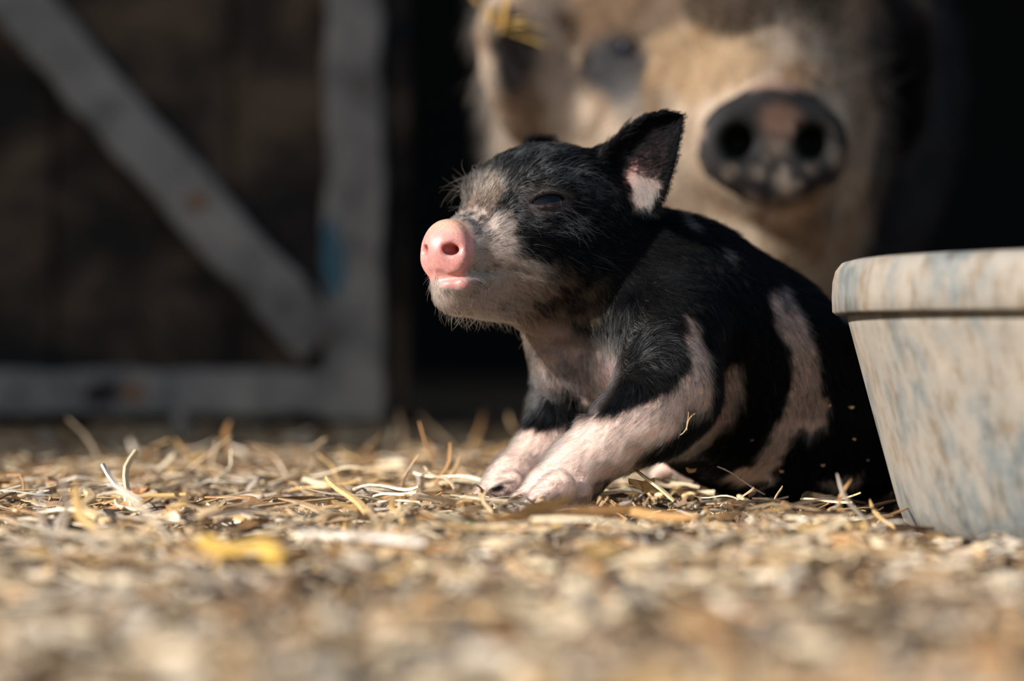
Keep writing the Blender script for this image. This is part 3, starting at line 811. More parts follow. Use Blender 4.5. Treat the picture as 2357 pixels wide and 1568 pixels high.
G(P(1480, 650, 1.15), (.5, 0, -.8)); G(P(1400, 720, 1.14), (.35, 0, -.9)); G(P(1600, 780, 1.14), (.22, 0, -1)); G(P(1700, 900, 1.15), (.25, 0, -1)); G(P(1820, 900, 1.18), (.12, 0, -1))
G(P(1950, 1000, 1.2), (.1, 0, -1)); G(P(1800, 1080, 1.18), (-.5, 0, -.8)); G(P(1650, 1020, 1.17), (-.6, -.1, -.8))
G(P(1300, 840, 1.15), (-.2, -.3, -.9)); G(P(1250, 900, 1.16), (-.3, 0, -.9)); G(P(1400, 880, 1.13), (.3, -.3, -.8)); G(P(1450, 800, 1.11), (.75, 0, .3)); G(P(1230, 770, 1.15), (-.05, -.2, -.9))
G(P(1500, 850, 1.10), (.5, 0, -.5)); G(P(1580, 900, 1.10), (-.2, 0, -1)); G(P(1500, 960, 1.10), (-.75, 0, -.6)); G(P(1400, 1020, 1.10), (-.75, 0, -.6)); G(P(1300, 1090, 1.10), (-.8, 0, -.5))
G(P(1430, 900, 1.10), (-.3, 0, -.8)); G(P(1290, 950, 1.16), (.1, -.1, -1)); G(P(1240, 1020, 1.16), (-.5, 0, -.8)); G(P(1160, 1100, 1.15), (-.8, 0, -.5)); G(P(1560, 1070, 1.27), (-.8, 0, -.2))
flow = flow_field(g)
def fur_weight(c, n):
    w = np.where(n[:, 1] < .35, 1.0, .18) * np.where(np.linalg.norm(c - HC, axis=1) < .075, 1.7, 1.0)
    return w
NH = 300000
rp, rn = sample_surface(PV, PQ, NH, fur_weight)
_, fr, hp, bare, chest, inner, low, pale, head = pig_color(rp)
keep = (rng.random(len(rp)) > bare) & (rp[:, 2] > .004)
keep &= ~((chest > .55) & (pale < .3) & (rng.random(len(rp)) < .45))
rp, rn, fr, hp, chest, inner, low, pale, head = [a[keep] for a in (rp, rn, fr, hp, chest, inner, low, pale, head)]
n = len(rp); fl = flow(rp)
u = rng.random(n)
light = np.array([.92, .86, .78])
is_light = (u < hp) & head
chh = (chest > .25) & (pale < .3) & ~head
tint = np.where(is_light[:, None], light * (.62 + .5 * rng.random((n, 1))), fr)
tint = np.where((head & ~is_light)[:, None], np.minimum(fr, .2), tint)
tint = np.where((low > .5)[:, None], np.array([.46, .40, .36]) * (.5 + .6 * rng.random((n, 1))), tint)
tint = np.where((chh & (u < .42))[:, None], light * .75, np.where((chh & (u > .62))[:, None], BLACK * 8, tint))
def zone(pl, frac, col, soft=.004, cond=1.0):
    global tint
    z = (1 - sstep(-soft, soft, poly_inside(rp[:, [0, 2]] + noise_off(rp, 400, .006, 31), pl))) * frac * cond
    m = (rng.random(n) < z * (.4 + 1.2 * vnoise(rp, 500, 41))); tint = np.where(m[:, None], np.array(col) * (.6 + .6 * rng.random((n, 1))), tint)
nearside = (rp[:, 1] < 1.2) * 1.0
zone(side_poly([(1380, 800), (1450, 745), (1530, 745), (1570, 800), (1550, 850), (1450, 850), (1400, 870)], 1.12), .30, (.80, .74, .68), cond=nearside)
zone(side_poly([(1180, 740), (1300, 690), (1460, 700), (1500, 760), (1380, 820), (1230, 790)], 1.14), .30, (.40, .30, .21), cond=nearside)
zone(side_poly([(1120, 470), (1130, 390), (1220, 350), (1400, 350), (1440, 440), (1400, 520), (1200, 480)], 1.14), .16, (.55, .42, .28), .008, head * 1.0)
zone(side_poly([(1200, 560), (1300, 520), (1450, 540), (1450, 700), (1250, 740)], 1.13), .10, (.38, .27, .18), .008, head * 1.0)
zone(FORE, .5, (.50, .36, .25), .005, head * 1.0)
zone(side_poly([(1225, 800), (1270, 840), (1250, 930), (1215, 960), (1215, 860)], 1.17), .5, (.85, .80, .76))
stray = rng.random(n) < np.where(head, .02, .008); tint[stray] = light * .6
tint *= (.75 + .5 * rng.random((n, 1)))
pl = (pale > .5); tint = np.where(pl[:, None], tint * (.55 + .75 * rng.random((n, 1))), tint)
dk = (pale > .5) & (rng.random(n) < np.where(rp[:, 2] > .045, .20, .05)); tint[dk] = BLACK * 2
tint = np.clip(tint, .0012, .92)
ln = np.where(head, .0042, .0072); ln = np.where(rp[:, 2] < P(0, 1060, 1.12)[2], .0046, ln); earz = (rp[:, 2] > P(0, 480, 1.15)[2]) & (rp[:, 0] > P(1440, 0, 1.15)[0]) & (rp[:, 1] < 1.18); ln = np.where(earz, .0030, ln); ln = np.where(low > .5, .0075, ln)
snout_d = np.linalg.norm(rp - NC, axis=1); ln = np.where(head & (snout_d < .035), .0028, ln)
ln = np.where((inner > .5) & (low < .5), .0035, ln)
ln = ln * (.65 + .7 * rng.random(n))
rad = np.where(head, .000042, .000052) * (.8 + .5 * rng.random(n)); rad = np.where(tint.mean(1) > .2, rad * 1.15, rad); rad = np.where(is_light, rad * 1.25, rad)
hair_object('coat', rp, rn, fl, ln, rad, tint, FUR, piglet, lift=.30, curl=.22, wild=.16, pts=4, clump=.75, nclump=16000)

# --- whiskers, brow hairs, beard
WR, WD, WL, WN = [], [], [], []
def whisk(f, s, u, d, L, n=1, spread=.25):
    for _ in range(n):
        p = H(f + rng.normal(0, spread), s + rng.normal(0, spread * .5), u + rng.normal(0, spread))
        for it in range(6):                                    # settle the root on the skin
            nn = fd.grad(p)[0]; p = p - nn * fd.sample(p)[0]
        dd = norm(HF * d[0] + HS * d[1] + HU * d[2] + rng.normal(0, .16, 3))
        WR.append(p); WD.append(dd); WL.append(L * .01 * (.7 + .5 * rng.random())); WN.append(nn)
for s_ in (1, -1):
    whisk(3.4, 2.3 * s_, 2.1, (-.7, .5 * s_, .3), 1.1, 22, .5)      # brow
    whisk(1.8, 2.9 * s_, 2.2, (-1, .5 * s_, -.15), 1.3, 16, .5)
    whisk(2.6, 3.2 * s_, -.4, (-.9, .5 * s_, -.35), 1.1, 44, .5)     # under the eye
    whisk(4.6, 2.0 * s_, -2.2, (-.4, .9 * s_, -.3), 1.3, 26, .7)    # cheek whiskers
    whisk(5.2, 1.2 * s_, -3.6, (-.1, .6 * s_, -.9), .9, 40, .6)
    whisk(5.0, .9 * s_, -4.6, (.0, .3 * s_, -1), .9, 60, .8)        # beard
    whisk(3.0, 1.3 * s_, -5.0, (-.4, .3 * s_, -1), .8, 40, .9)
    whisk(1.0, 3.4 * s_, -1.6, (-.8, .7 * s_, -.5), 1.4, 8, .9)
whisk(3.3, 2.55, 1.25, (.1, .5, .5), .55, 14, .30)               # lashes
whisk(2.9, -2.7, 1.3, (.55, -.8, .35), 1.5, 26, .35)                # far lashes
whisk(6.2, .0, -3.9, (.6, .2, -.7), .7, 26, .5)
whisk(6.2, .0, -.5, (.5, .2, .9), .45, 10, .4)
WR, WD, WL, WN = map(np.array, (WR, WD, WL, WN))
wt = light[None] * (.75 + .4 * rng.random((len(WR), 1)))
hair_object('whiskers', WR, WN, WD, WL, np.full(len(WR), .000085), np.clip(wt, 0, .95), FUR, piglet, lift=.9, curl=.55, wild=.1, pts=7, droop=.5)

# ============================================================================= sow lying in the doorway
def PS(a, b, d): return P(a, b, d - .11)
def Rs(px, d): return px / F * d
fs = Field((-.20, 1.32, -.05), (.52, 2.65, .52), .0050)
def sp(a, b, ra, rb, k=.04, sub=False): fs.cap(PS(*a), PS(*b), Rs(ra, a[2]), Rs(rb, b[2]), k, sub)
fs.ell(PS(1690, 250, 2.28), (.185, .40, .235), None, .05)                  # trunk
fs.ell(PS(1640, 330, 2.02), (.155, .20, .20), None, .05)                   # shoulders
sp((1560, 20, 1.86), (1650, 150, 1.76), 330, 280)
sp((1650, 150, 1.76), (1770, 305, 1.63), 268, 165, .03)
fs.ell(PS(1360, 250, 1.82), (.075, .075, .105), None, .05)                  # cheek on the sun side
fs.ell(PS(1480, 420, 1.78), (.080, .080, .070), None, .05)
fs.ell(PS(1860, 190, 1.78), (.048, .07, .085), None, .04)
fs.ell(PS(1855, 400, 1.76), (.042, .06, .050), None, .04)
sp((1640, 520, 1.78), (1810, 530, 1.68), 165, 105, .03)                     # lower jaw
sp((1700, 600, 1.84), (1830, 640, 1.80), 200, 110, .05)                     # dewlap
sp((1640, 620, 1.95), (1700, 880, 1.95), 230, 170, .05)                     # breast down to the ground
sp((1600, 880, 1.90), (1480, 960, 1.80), 90, 60, .03); sp((1480, 960, 1.80), (1420, 1010, 1.70), 55, 40, .03)
sp((1860, 880, 1.92), (1960, 960, 1.82), 90, 60, .03); sp((1960, 960, 1.82), (1900, 1010, 1.72), 55, 40, .03)
SN = norm(np.array([.13, -1, .10])); SS = norm(np.cross(np.array([0, 0, 1.]), -SN)); SS = SS if SS[0] > 0 else -SS
SU = np.cross(SN, SS); SU = SU if SU[2] > 0 else -SU
SC = PS(1780, 330, 1.565); SAX = np.array([SN, SS, SU])
def S_(a, b, c): return SC + (SN * a + SS * b + SU * c) * .01
sp((1770, 305, 1.63), (1779, 328, 1.605), 160, 148, .02)
fs.disc(SC, SAX, .0425, .0335, .011, .009, .010)
for sg in (1, -1):
    fs.ell(S_(.1, 2.5 * sg, -.3), (.012, .021, .026), SAX, .008)             # swollen wings of the disc
    fs.cap(S_(1.6, 2.35 * sg, -.25), S_(-.3, 2.15 * sg, .1), .0115, .0080, .005, sub=True)
fs.ell(S_(.1, 0, 2.5), (.012, .0185, .0160), SAX, .006)
fs.ell(S_(-.1, 0, -2.7), (.012, .0240, .0130), SAX, .006)
fs.cap(S_(1.5, 0, -.4), S_(1.4, 0, -3.2), .0010, .0035, .008, sub=True)
for k2 in range(3):
    a0 = [S_(-1.5 - 1.1 * k2, (3.4 + .5 * k2) * math.sin(a), (3.2 + .7 * k2) * math.cos(a) + .3 * k2) for a in np.linspace(-1.2, 1.2, 9)]
    fs.crease(np.array(a0), [.003] * 9, .008)
for (a, b, c) in ((1445, 108, 1.70), (1790, 95, 1.70)):                       # eye hollows
    hp_, hn_ = fs.hit(a, b, 1.35, 1.95); fs.ell(hp_, (.014, .010, .008), None, .008, sub=True)
    if a < 1500: seye, seyen = hp_, hn_
def ear_big(Fr, Bk, hollow):
    Fr = [(a, b, c - .11) for a, b, c in Fr]; Bk = [(a, b, c - .11) for a, b, c in Bk]
    p, r = ear_sheet(Fr, Bk, hollow, 40, 40, .0062, .0045, away=(.2, 1, 0)); fs.sheet(p, r, .01)
ear_big([(1330, -170, 1.86), (1180, -90, 1.76), (1105, 60, 1.71), (1125, 200, 1.70), (1170, 300, 1.71), (1215, 350, 1.73)],
        [(1420, -60, 1.82), (1330, 20, 1.75), (1260, 120, 1.73), (1275, 220, 1.73), (1275, 310, 1.74), (1225, 352, 1.735)], -.012)
ear_big([(1900, -170, 1.90), (2060, -100, 1.85), (2140, 20, 1.82), (2150, 160, 1.82), (2125, 290, 1.83), (2070, 370, 1.86)],
        [(1850, -40, 1.88), (1960, 20, 1.86), (2000, 120, 1.86), (2010, 220, 1.87), (2030, 310, 1.88), (2062, 372, 1.88)], .010)
SV, SQ = fs.mesh(1)
SVN, _ = vert_normals(SV, SQ)
sow = empty('sow', tuple(PS(1700, 900, 2.0) * np.array([1, 1, 0])))
tag(sow, 'big shaggy cream and black sow with a dark muddy snout, lying behind the piglet', 'pig')
CREAM = np.array([.50, .40, .31]); GOLD = np.array([.36, .24, .13]); SDARK = np.array([.011, .012, .016]); SBROWN = np.array([.20, .13, .08])  # SDARK: black hair, lowered to hold shade too
def sow_color(p):
    """coat pattern and painted shade in front elevation (x, z), centimetres right of / above the snout centre"""
    N = len(p); jx = (fbm(p, 22, 3) - .5) * 5; jz = (fbm(p, 22, 6) - .5) * 5
    X = (p[:, 0] - SC[0]) * 100 + jx; Z = (p[:, 2] - SC[2]) * 100 + jz; Y = (p[:, 1] - SC[1]) * 100
    m = fbm(p, 30, 2); base = mix(np.tile(CREAM, (N, 1)), np.tile(SBROWN * 1.3, (N, 1)), sstep(.42, .66, m))
    def blob(cx, cz, rx, rz, col, w=1.0, s0=.75, s1=1.15, cond=1.0):
        nonlocal base
        e = np.hypot((X - cx) / rx, (Z - cz) / rz); base = mix(base, np.tile(col, (N, 1)), (1 - sstep(s0, s1, e)) * w * cond)
    blob(-5.0, 6.0, 5.5, 2.6, GOLD, .75)
    blob(-13.0, 6.0, 1.7, 6.5, CREAM * 1.4, .85)
    blob(-8.5, -1.0, 4.5, 3.4, CREAM * 1.3, .7)
    blob(-9.3, 5.8, 2.0, 2.9, np.array([.035, .04, .05]), .95)
    blob(-8.6, 3.0, 1.8, 1.6, np.array([.10, .11, .12]), .6)
    blob(-16.3, 8.0, 1.4, 3.6, SDARK, .95)  # shadow at the ear base, painted into the coat
    blob(1.0, 9.6, 6.5, 2.4, SBROWN * .22, .95)
    blob(-8.5, 9.8, 4.0, 1.8, SBROWN * .5, .8)
    blob(4.5, 6.5, 2.2, 2.4, SBROWN * 1.3, .5)
    blob(12.5, 4, 4.2, 16, SDARK, .95, cond=(X > 7.6))  # right ear and flank: shade put into the coat colour
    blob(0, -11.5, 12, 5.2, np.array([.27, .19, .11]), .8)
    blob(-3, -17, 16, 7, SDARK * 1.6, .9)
    base = mix(base, np.tile(SDARK, (N, 1)), sstep(24, 32, Y + (X < -8) * 6))  # trunk darkens with depth, shade painted in
    base = base * (.35 + 1.25 * fbm(p, 55, 17)[:, None])
    # snout disc
    d = (p - SC) @ SAX.T * 100; dd = np.hypot(d[:, 1] / 4.9, d[:, 2] / 4.5); disc = (1 - sstep(.92, 1.08, dd)) * (d[:, 0] > -1.6)
    n2 = fbm(p, 120, 5); dc = mix(np.tile(np.array([.014, .013, .014]), (N, 1)), np.tile(np.array([.13, .10, .08]), (N, 1)), sstep(.54, .62, n2) * (d[:, 2] < 1))
    e = np.hypot((d[:, 1] - .2) / 1.4, (d[:, 2] - 1.2) / 1.1); dc = mix(dc, np.tile(np.array([.16, .095, .07]), (N, 1)), (1 - sstep(.6, 1.2, e)) * .8)
    e = np.hypot((d[:, 1] + .3) / 1.6, (d[:, 2] + 2.0) / 1.1); dc = mix(dc, np.tile(np.array([.20, .165, .135]), (N, 1)), (1 - sstep(.4, 1.2, e)) * .7 * (n2 > .45))
    e = np.hypot(d[:, 1] / 2.6, (d[:, 2] - 3.7) / 1.0); dc = mix(dc, np.tile(np.array([.30, .20, .15]), (N, 1)), (1 - sstep(.6, 1.2, e)) * .7 * (d[:, 2] > 3.1))
    for sg in (1, -1):  # nostril hollows painted black to stand for their shade
        e = np.hypot((d[:, 1] - 2.35 * sg) / 1.5, (d[:, 2] + .2) / 1.4); dc = mix(dc, np.tile(np.array([.004, .004, .004]), (N, 1)), 1 - sstep(.8, 1.2, e)); disc = np.maximum(disc, (e < .95) * (d[:, 0] > -5) * (d[:, 0] < 1.5))
    return mix(base, dc, disc), disc, base
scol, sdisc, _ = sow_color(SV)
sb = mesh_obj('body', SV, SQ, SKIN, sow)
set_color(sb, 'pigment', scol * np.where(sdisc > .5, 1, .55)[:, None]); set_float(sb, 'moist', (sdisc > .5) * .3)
sphere('eye', seye + np.array([.001, .0125, 0]), (.0085,) * 3, EYEM, sow)
g = []
for (a, b, c), d in (((1600, 100, 1.7), (-.3, .3, 1)), ((1700, 60, 1.7), (.1, .3, 1)), ((1500, 0, 1.75), (-.5, .3, .6)), ((1850, 100, 1.72), (.5, .5, .5)), ((1400, 150, 1.75), (-.7, .5, -.1)),
                     ((1450, 350, 1.72), (-.6, .5, -.5)), ((1300, 300, 1.8), (-.4, .3, -.8)), ((1600, 300, 1.64), (-.6, .6, .0)), ((1650, 480, 1.68), (-.3, .5, -.8)), ((1780, 200, 1.62), (0, .5, 1)),
                     ((1800, 560, 1.68), (.1, .1, -1)), ((1900, 450, 1.72), (.4, .4, -.7)), ((1960, 250, 1.75), (.6, .6, -.2)), ((1180, 150, 1.72), (-.2, .1, -1)), ((1220, 320, 1.72), (0, 0, -1)),
                     ((2080, 100, 1.84), (.2, 0, -1)), ((1800, 700, 1.85), (.1, 0, -1)), ((1500, 700, 1.95), (-.1, 0, -1)), ((1500, 100, 2.3), (-.3, .8, -.5)), ((2000, 300, 2.2), (.3, .7, -.6))):
    G(PS(a, b, c), d)
sflow = flow_field(g)
rp, rn = sample_surface(SV, SQ, 52000, lambda c, n: np.where(c[:, 1] > 2.0, .15, np.where(n[:, 1] < .3, 1.0, .2)))
_, dsc, base = sow_color(rp); keep = (dsc < .3) | ((rng.random(len(rp)) < .12) & (_.mean(1) > .012)); rp, rn, dsc, base, _ = rp[keep], rn[keep], dsc[keep], base[keep], _[keep]
n = len(rp); ln = (.017 + .016 * rng.random(n)); nd_ = np.linalg.norm((rp - SC)[:, [0, 2]], axis=1); ln = np.where((nd_ < .075) & (rp[:, 1] < 1.61), ln * .5, ln); ln = np.where(dsc > .3, .005, ln)
beard = rp[:, 2] < SC[2] - .055; ln = np.where(beard, ln * 1.5, ln)
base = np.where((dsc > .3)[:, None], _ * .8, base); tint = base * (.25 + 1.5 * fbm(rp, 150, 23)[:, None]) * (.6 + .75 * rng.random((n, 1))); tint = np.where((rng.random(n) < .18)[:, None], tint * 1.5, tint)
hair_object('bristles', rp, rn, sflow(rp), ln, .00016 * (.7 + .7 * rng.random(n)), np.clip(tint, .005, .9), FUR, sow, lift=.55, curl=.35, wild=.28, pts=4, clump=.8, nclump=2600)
WR = []; WD = []; WN = []
for _ in range(60):
    b_, c_ = rng.normal(0, 1, 2); a0 = rng.random() * 6.28
    p = PS(1870 + 60 * rng.normal(), 190 + 60 * rng.normal(), 1.66)
    for it in range(8): nn = fs.grad(p)[0]; p = p - nn * fs.sample(p)[0]
    WR.append(p); WN.append(nn); WD.append(norm(np.array([1, .1, .1]) + rng.normal(0, .5, 3)))
WR, WD, WN = map(np.array, (WR, WD, WN))
hair_object('whiskers', WR, WN, WD, .03 + .035 * rng.random(60), np.full(60, .00022), np.tile(np.array([.7, .62, .55]), (60, 1)), FUR, sow, lift=.6, curl=.7, wild=.3, pts=7, droop=.3)

# ============================================================================= straw
STRAW = m_straw()
PAL = np.array([(.68, .50, .31), (.84, .70, .50), (.56, .39, .23), (.48, .27, .12), (.82, .72, .60), (.30, .20, .13), (.48, .41, .35), (.11, .078, .055), (.68, .45, .19)])
def straw_geo(base, yaw, pitch, L, w, th, bend, twist, rings=5, roll=0.0):
    """closed thin bent blades; arrays (N,) -> V (N*rings*4,3), Q"""
    N = len(L); t = np.linspace(0, 1, rings)
    d = np.stack([np.cos(yaw) * np.cos(pitch), np.sin(yaw) * np.cos(pitch), np.sin(pitch)], -1)
    s = np.stack([-np.sin(yaw), np.cos(yaw), np.zeros(N)], -1); u = np.cross(d, s); u = u * np.sign(u[:, 2:3] + 1e-9)
    V = np.zeros((N, rings, 4, 3)); tap = rng.choice([.15, .5, .95], N); wav = rng.normal(0, 1, (N, 3)) * (rings > 2)
    for i, tt in enumerate(t):
        c = base + d * (L * (tt - .5))[:, None] + s * (bend * L * (tt * (1 - tt)))[:, None] + u * (bend * .5 * L * tt * (1 - tt))[:, None]
        a = twist * (tt - .5) + roll; s2 = s * np.cos(a)[:, None] + u * np.sin(a)[:, None]; u2 = -s * np.sin(a)[:, None] + u * np.cos(a)[:, None]
        ww = w * (1 - tap * abs(2 * tt - 1) ** 5); c = c + u * (wav[:, 0] * L * .025 * math.sin(6.28 * tt))[:, None] + s * (wav[:, 1] * L * .03 * math.sin(6.28 * tt + 1))[:, None]
        for k, (x, y) in enumerate(((-.5, -.15), (.5, -.15), (.35, .5), (-.35, .5))):
            V[:, i, k] = c + s2 * (ww * x)[:, None] + u2 * (th * y)[:, None]
    q = []
    for i in range(rings - 1):
        for k in range(4): q.append((i * 4 + k, i * 4 + (k + 1) % 4, (i + 1) * 4 + (k + 1) % 4, (i + 1) * 4 + k))
    q.append((3, 2, 1, 0)); q.append(tuple((rings - 1) * 4 + k for k in range(4)))
    q = np.array(q); Q = (q[None] + (np.arange(N) * rings * 4)[:, None, None]).reshape(-1, 4)
    return V.reshape(-1, 3), Q
def blocked(x, y):
    """inside a foot, the belly or the tub"""
    return (np.hypot(x - TUB_C[0], y - TUB_C[1]) < .184)
def scatter(N, ylo, yhi, grow=1.5, p=1.0):
    y = ylo + (yhi - ylo) * rng.random(N) ** p
    half = (.225 * y + .05) * grow
    x = (rng.random(N) * 2 - 1) * half
    return x, y
def litter(name, N, ylo, yhi, Lr, wr, th, zr, pit, pal_p, label=None, dens=None, p=1.0, rings=5, val=1.0, thin=1.0):
    x, y = scatter(N, ylo, yhi, p=p)
    k = ~blocked(x, y) & (rng.random(N) < np.where(y < .86, thin, 1.0))
    if dens is not None: k &= rng.random(N) < dens(x, y)
    x, y = x[k], y[k]
    pz_ = np.stack([x, y, np.full(len(x), .008)], -1)
    inb = lambda f, m: np.all((pz_ > f.lo) & (pz_ < f.lo + f.h * (f.n - 1)), axis=1) & (f.sample(pz_) < m)
    k = ~(inb(fd, .003) | inb(fs, .004)); x, y = x[k], y[k]; n = len(x)
    z = ground_h(x, y) + zr[0] + (zr[1] - zr[0]) * rng.random(n) ** 2.2
    L = Lr[0] + (Lr[1] - Lr[0]) * rng.random(n) ** 2; w = wr[0] + (wr[1] - wr[0]) * rng.random(n) ** 1.6
    yaw = rng.random(n) * math.pi * 2; pitch = rng.normal(0, pit, n)
    V, Q = straw_geo(np.stack([x, y, z], -1), yaw, pitch, L, w, th * (.6 + .8 * rng.random(n)), rng.normal(0, .25, n), rng.normal(0, 1.1, n), rings, rng.normal(0, .45, n))
    o = mesh_obj(name, V, Q, STRAW, None, smooth=False)
    c = PAL[rng.choice(len(PAL), n, p=pal_p)] * (.65 + .5 * rng.random((n, 1))) * val
    set_color(o, 'tint', np.clip(np.repeat(c, rings * 4, 0), 0, .9))
    return tag(o, kind='stuff')
def norm_p(a): a = np.array(a, float); return a / a.sum()
left = lambda x, y: np.clip(.10 + 1.6 * (fbm(np.stack([x, y, x * 0], -1), 16, 4) - .38) + .45 * (x < .03) * (y > .80), 0, 1)
o = litter('ground_straw', 31000, .50, 2.1, (.010, .055), (.0011, .0052), .0009, (.0, .012), .13, norm_p([5, 5, 5, 3, 3, 4, 3, 3, 3]), dens=left, thin=.35)
tag(o, 'loose bed of chopped dry straw covering the farmyard soil', 'straw')
o = litter('ground_chaff', 70000, .48, 2.1, (.002, .011), (.0008, .0032), .0009, (.0, .006), .45, norm_p([6, 4, 6, 3, 3, 4, 3, 3, 3]), rings=2, thin=.6, dens=lambda x, y: np.clip(.3 + 1.6 * (fbm(np.stack([x, y, x * 0], -1), 11, 7) - .3), 0, 1) * (.35 + .65 * sstep(.75, 1.0, y)))
tag(o, 'fine broken chaff and crumbs sprinkled over the soil between the straw', 'chaff')
o = litter('ground_crumbs', 19000, .46, 2.1, (.002, .009), (.002, .006), .004, (-.001, .004), .6, norm_p([1, 0, 2, 0, 1, 4, 2, 7, 0]), rings=2, val=.9)
tag(o, 'small dark crumbs of earth scattered across the yard', 'soil')

o = litter('ground_husks', 3100, .46, 1.02, (.012, .040), (.004, .012), .0022, (.001, .006), .16, norm_p([4, 6, 2, 1, 5, 2, 3, 2, 1]), dens=lambda x, y: (fbm(np.stack([x, y, x * 0], -1), 18, 9) > .47) * 1.0)
tag(o, 'broad pale husks and wood shavings trodden into the near ground', 'husks')

# individual straws lying on top, in clusters
one = {}
def straw_thing(name, base, yaw, pitch, L, w, th, bend, twist, col, label, cat='straw', group=None, rings=9, roll=0.0):
    V, Q = straw_geo(np.array([[0, 0, 0.]]), np.array([yaw]), np.array([pitch]), np.array([L]), np.array([w]), np.array([th]), np.array([bend]), np.array([twist]), rings, roll)
    o = mesh_obj(name, V, Q, STRAW, None, smooth=False); o.location = base
    set_color(o, 'tint', np.tile(np.array(col), (len(V), 1)))
    return tag(o, label, cat, group)
def between(name, a, b, w, col, label, cat='straw', th=.0009, bend=.04, twist=.4, roll=0.0):
    A = P(*a); Bq = P(*b); d = Bq - A; L = float(np.linalg.norm(d)); yaw = math.atan2(d[1], d[0]); pitch = math.asin(d[2] / L)
    return straw_thing(name, (A + Bq) / 2, yaw, pitch, L, w, th, bend, twist, col, label, cat, roll=roll)
between('flat_straw', (1120, 1193, .935), (1440, 1172, .98), .0050, (.50, .27, .10), 'broad orange-brown straw blade lying flat just in front of the paws', th=.0014, bend=.01, twist=.25, roll=.85)
between('flat_straw', (1390, 1176, .985), (1600, 1190, .96), .0046, (.55, .32, .13), 'broad tan blade continuing to the right of the orange-brown one by the paws', th=.0014, bend=.02, twist=.4, roll=.7)
between('yellow_leaf', (465, 1238, .835), (645, 1292, .765), .0058, (.72, .47, .11), 'bright yellow dry leaf strip lying in the straw, front left', 'leaf', th=.0010, bend=.08, twist=.5, roll=.6)
between('wood_sliver', (695, 1232, .885), (985, 1250, .865), .0045, (.70, .62, .56), 'long pale grey-pink wood sliver lying left of the paws', 'wood sliver', th=.003)
between('straw_stalk', (1462, 1082, 1.12), (1552, 1155, 1.10), .0022, (.62, .46, .28), 'tan stalk slanting down right just behind the near front paw', th=.0016)
between('straw_stalk', (1905, 1162, 1.13), (1982, 1135, 1.12), .0016, (.72, .42, .14), 'thin orange stalk pointing up right beside the tub', th=.0012)
between('straw_stalk', (1690, 1160, 1.12), (1736, 1123, 1.12), .0013, (.66, .50, .34), 'short thin stalk sticking up right in front of the haunch', th=.0012)
between('straw_stalk', (1800, 1120, 1.12), (1778, 1160, 1.11), .0010, (.50, .38, .25), 'tiny upright stalk between haunch and tub', th=.001)
between('straw_stalk', (752, 1100, 1.10), (862, 1205, 1.03), .0036, (.70, .48, .24), 'thick tan stalk slanting towards the lens, left of the paws', th=.0024)
between('straw_stalk', (487, 1072, 1.42), (499, 1012, 1.42), .0026, (.62, .47, .33), 'thin straw standing upright behind the litter, far left of the piglet', th=.002)
between('straw_stalk', (325, 1120, 1.33), (402, 1048, 1.36), .0050, (.78, .66, .48), 'pale wide straw leaning up right at the back left', th=.002)
between('straw_stalk', (978, 1075, 1.20), (1048, 1128, 1.15), .0018, (.60, .45, .32), 'thin brown stalk leaning just left of the far paw', th=.0014)
between('straw_stalk', (1030, 1120, 1.22), (1060, 1052, 1.24), .0020, (.62, .42, .22), 'short brown stalk rising behind the far paw', th=.0015)
between('straw_stalk', (695, 1098, 1.28), (838, 1080, 1.26), .0012, (.82, .70, .50), 'long thin pale straw arching flat behind the litter', th=.001, bend=.2)
between('straw_stalk', (955, 1090, 1.20), (1115, 1108, 1.17), .0034, (.86, .74, .54), 'bright cream straw lying flat left of the far paw', th=.0016)
between('straw_stalk', (820, 1128, 1.16), (970, 1120, 1.14), .0034, (.88, .78, .58), 'bright cream straw lying flat, second from the far paw', th=.0016)
between('straw_stalk', (860, 1145, 1.12), (960, 1133, 1.11), .0040, (.84, .74, .56), 'short wide cream straw in front of the flat cream straws', th=.0018)
between('straw_stalk', (180, 1130, 1.06), (228, 1205, 1.00), .0050, (.78, .58, .34), 'tan stalk slanting down right in the left foreground', th=.0022)
between('straw_stalk', (30, 1175, 1.05), (205, 1182, 1.03), .0042, (.86, .76, .58), 'cream straw lying flat at the left edge', th=.0018)
between('straw_stalk', (0, 1130, 1.12), (120, 1142, 1.12), .0016, (.55, .55, .50), 'thin grey-green stalk lying flat at the left edge', th=.0012)
between('straw_stalk', (1590, 1140, 1.12), (1700, 1150, 1.115), .0014, (.66, .58, .44), 'thin pale straw lying under the belly', th=.001)
between('straw_stalk', (1650, 1075, 1.13), (1760, 1140, 1.125), .0013, (.42, .33, .24), 'thin bent grey-brown stalk leaning against the haunch', th=.001, bend=.15)
between('straw_stalk', (1840, 1150, 1.13), (1960, 1158, 1.11), .0030, (.82, .64, .40), 'cream straw lying flat at the foot of the tub', th=.0014)
between('straw_wisp', (1566, 1002, 1.094), (1600, 952, 1.094), .00028, (.75, .50, .28), 'thin reddish straw wisp clinging to the elbow', th=.0005)
between('straw_wisp', (1581, 990, 1.093), (1585, 948, 1.093), .00024, (.75, .52, .30), 'shorter thin straw wisp beside the reddish one on the elbow', th=.0004)
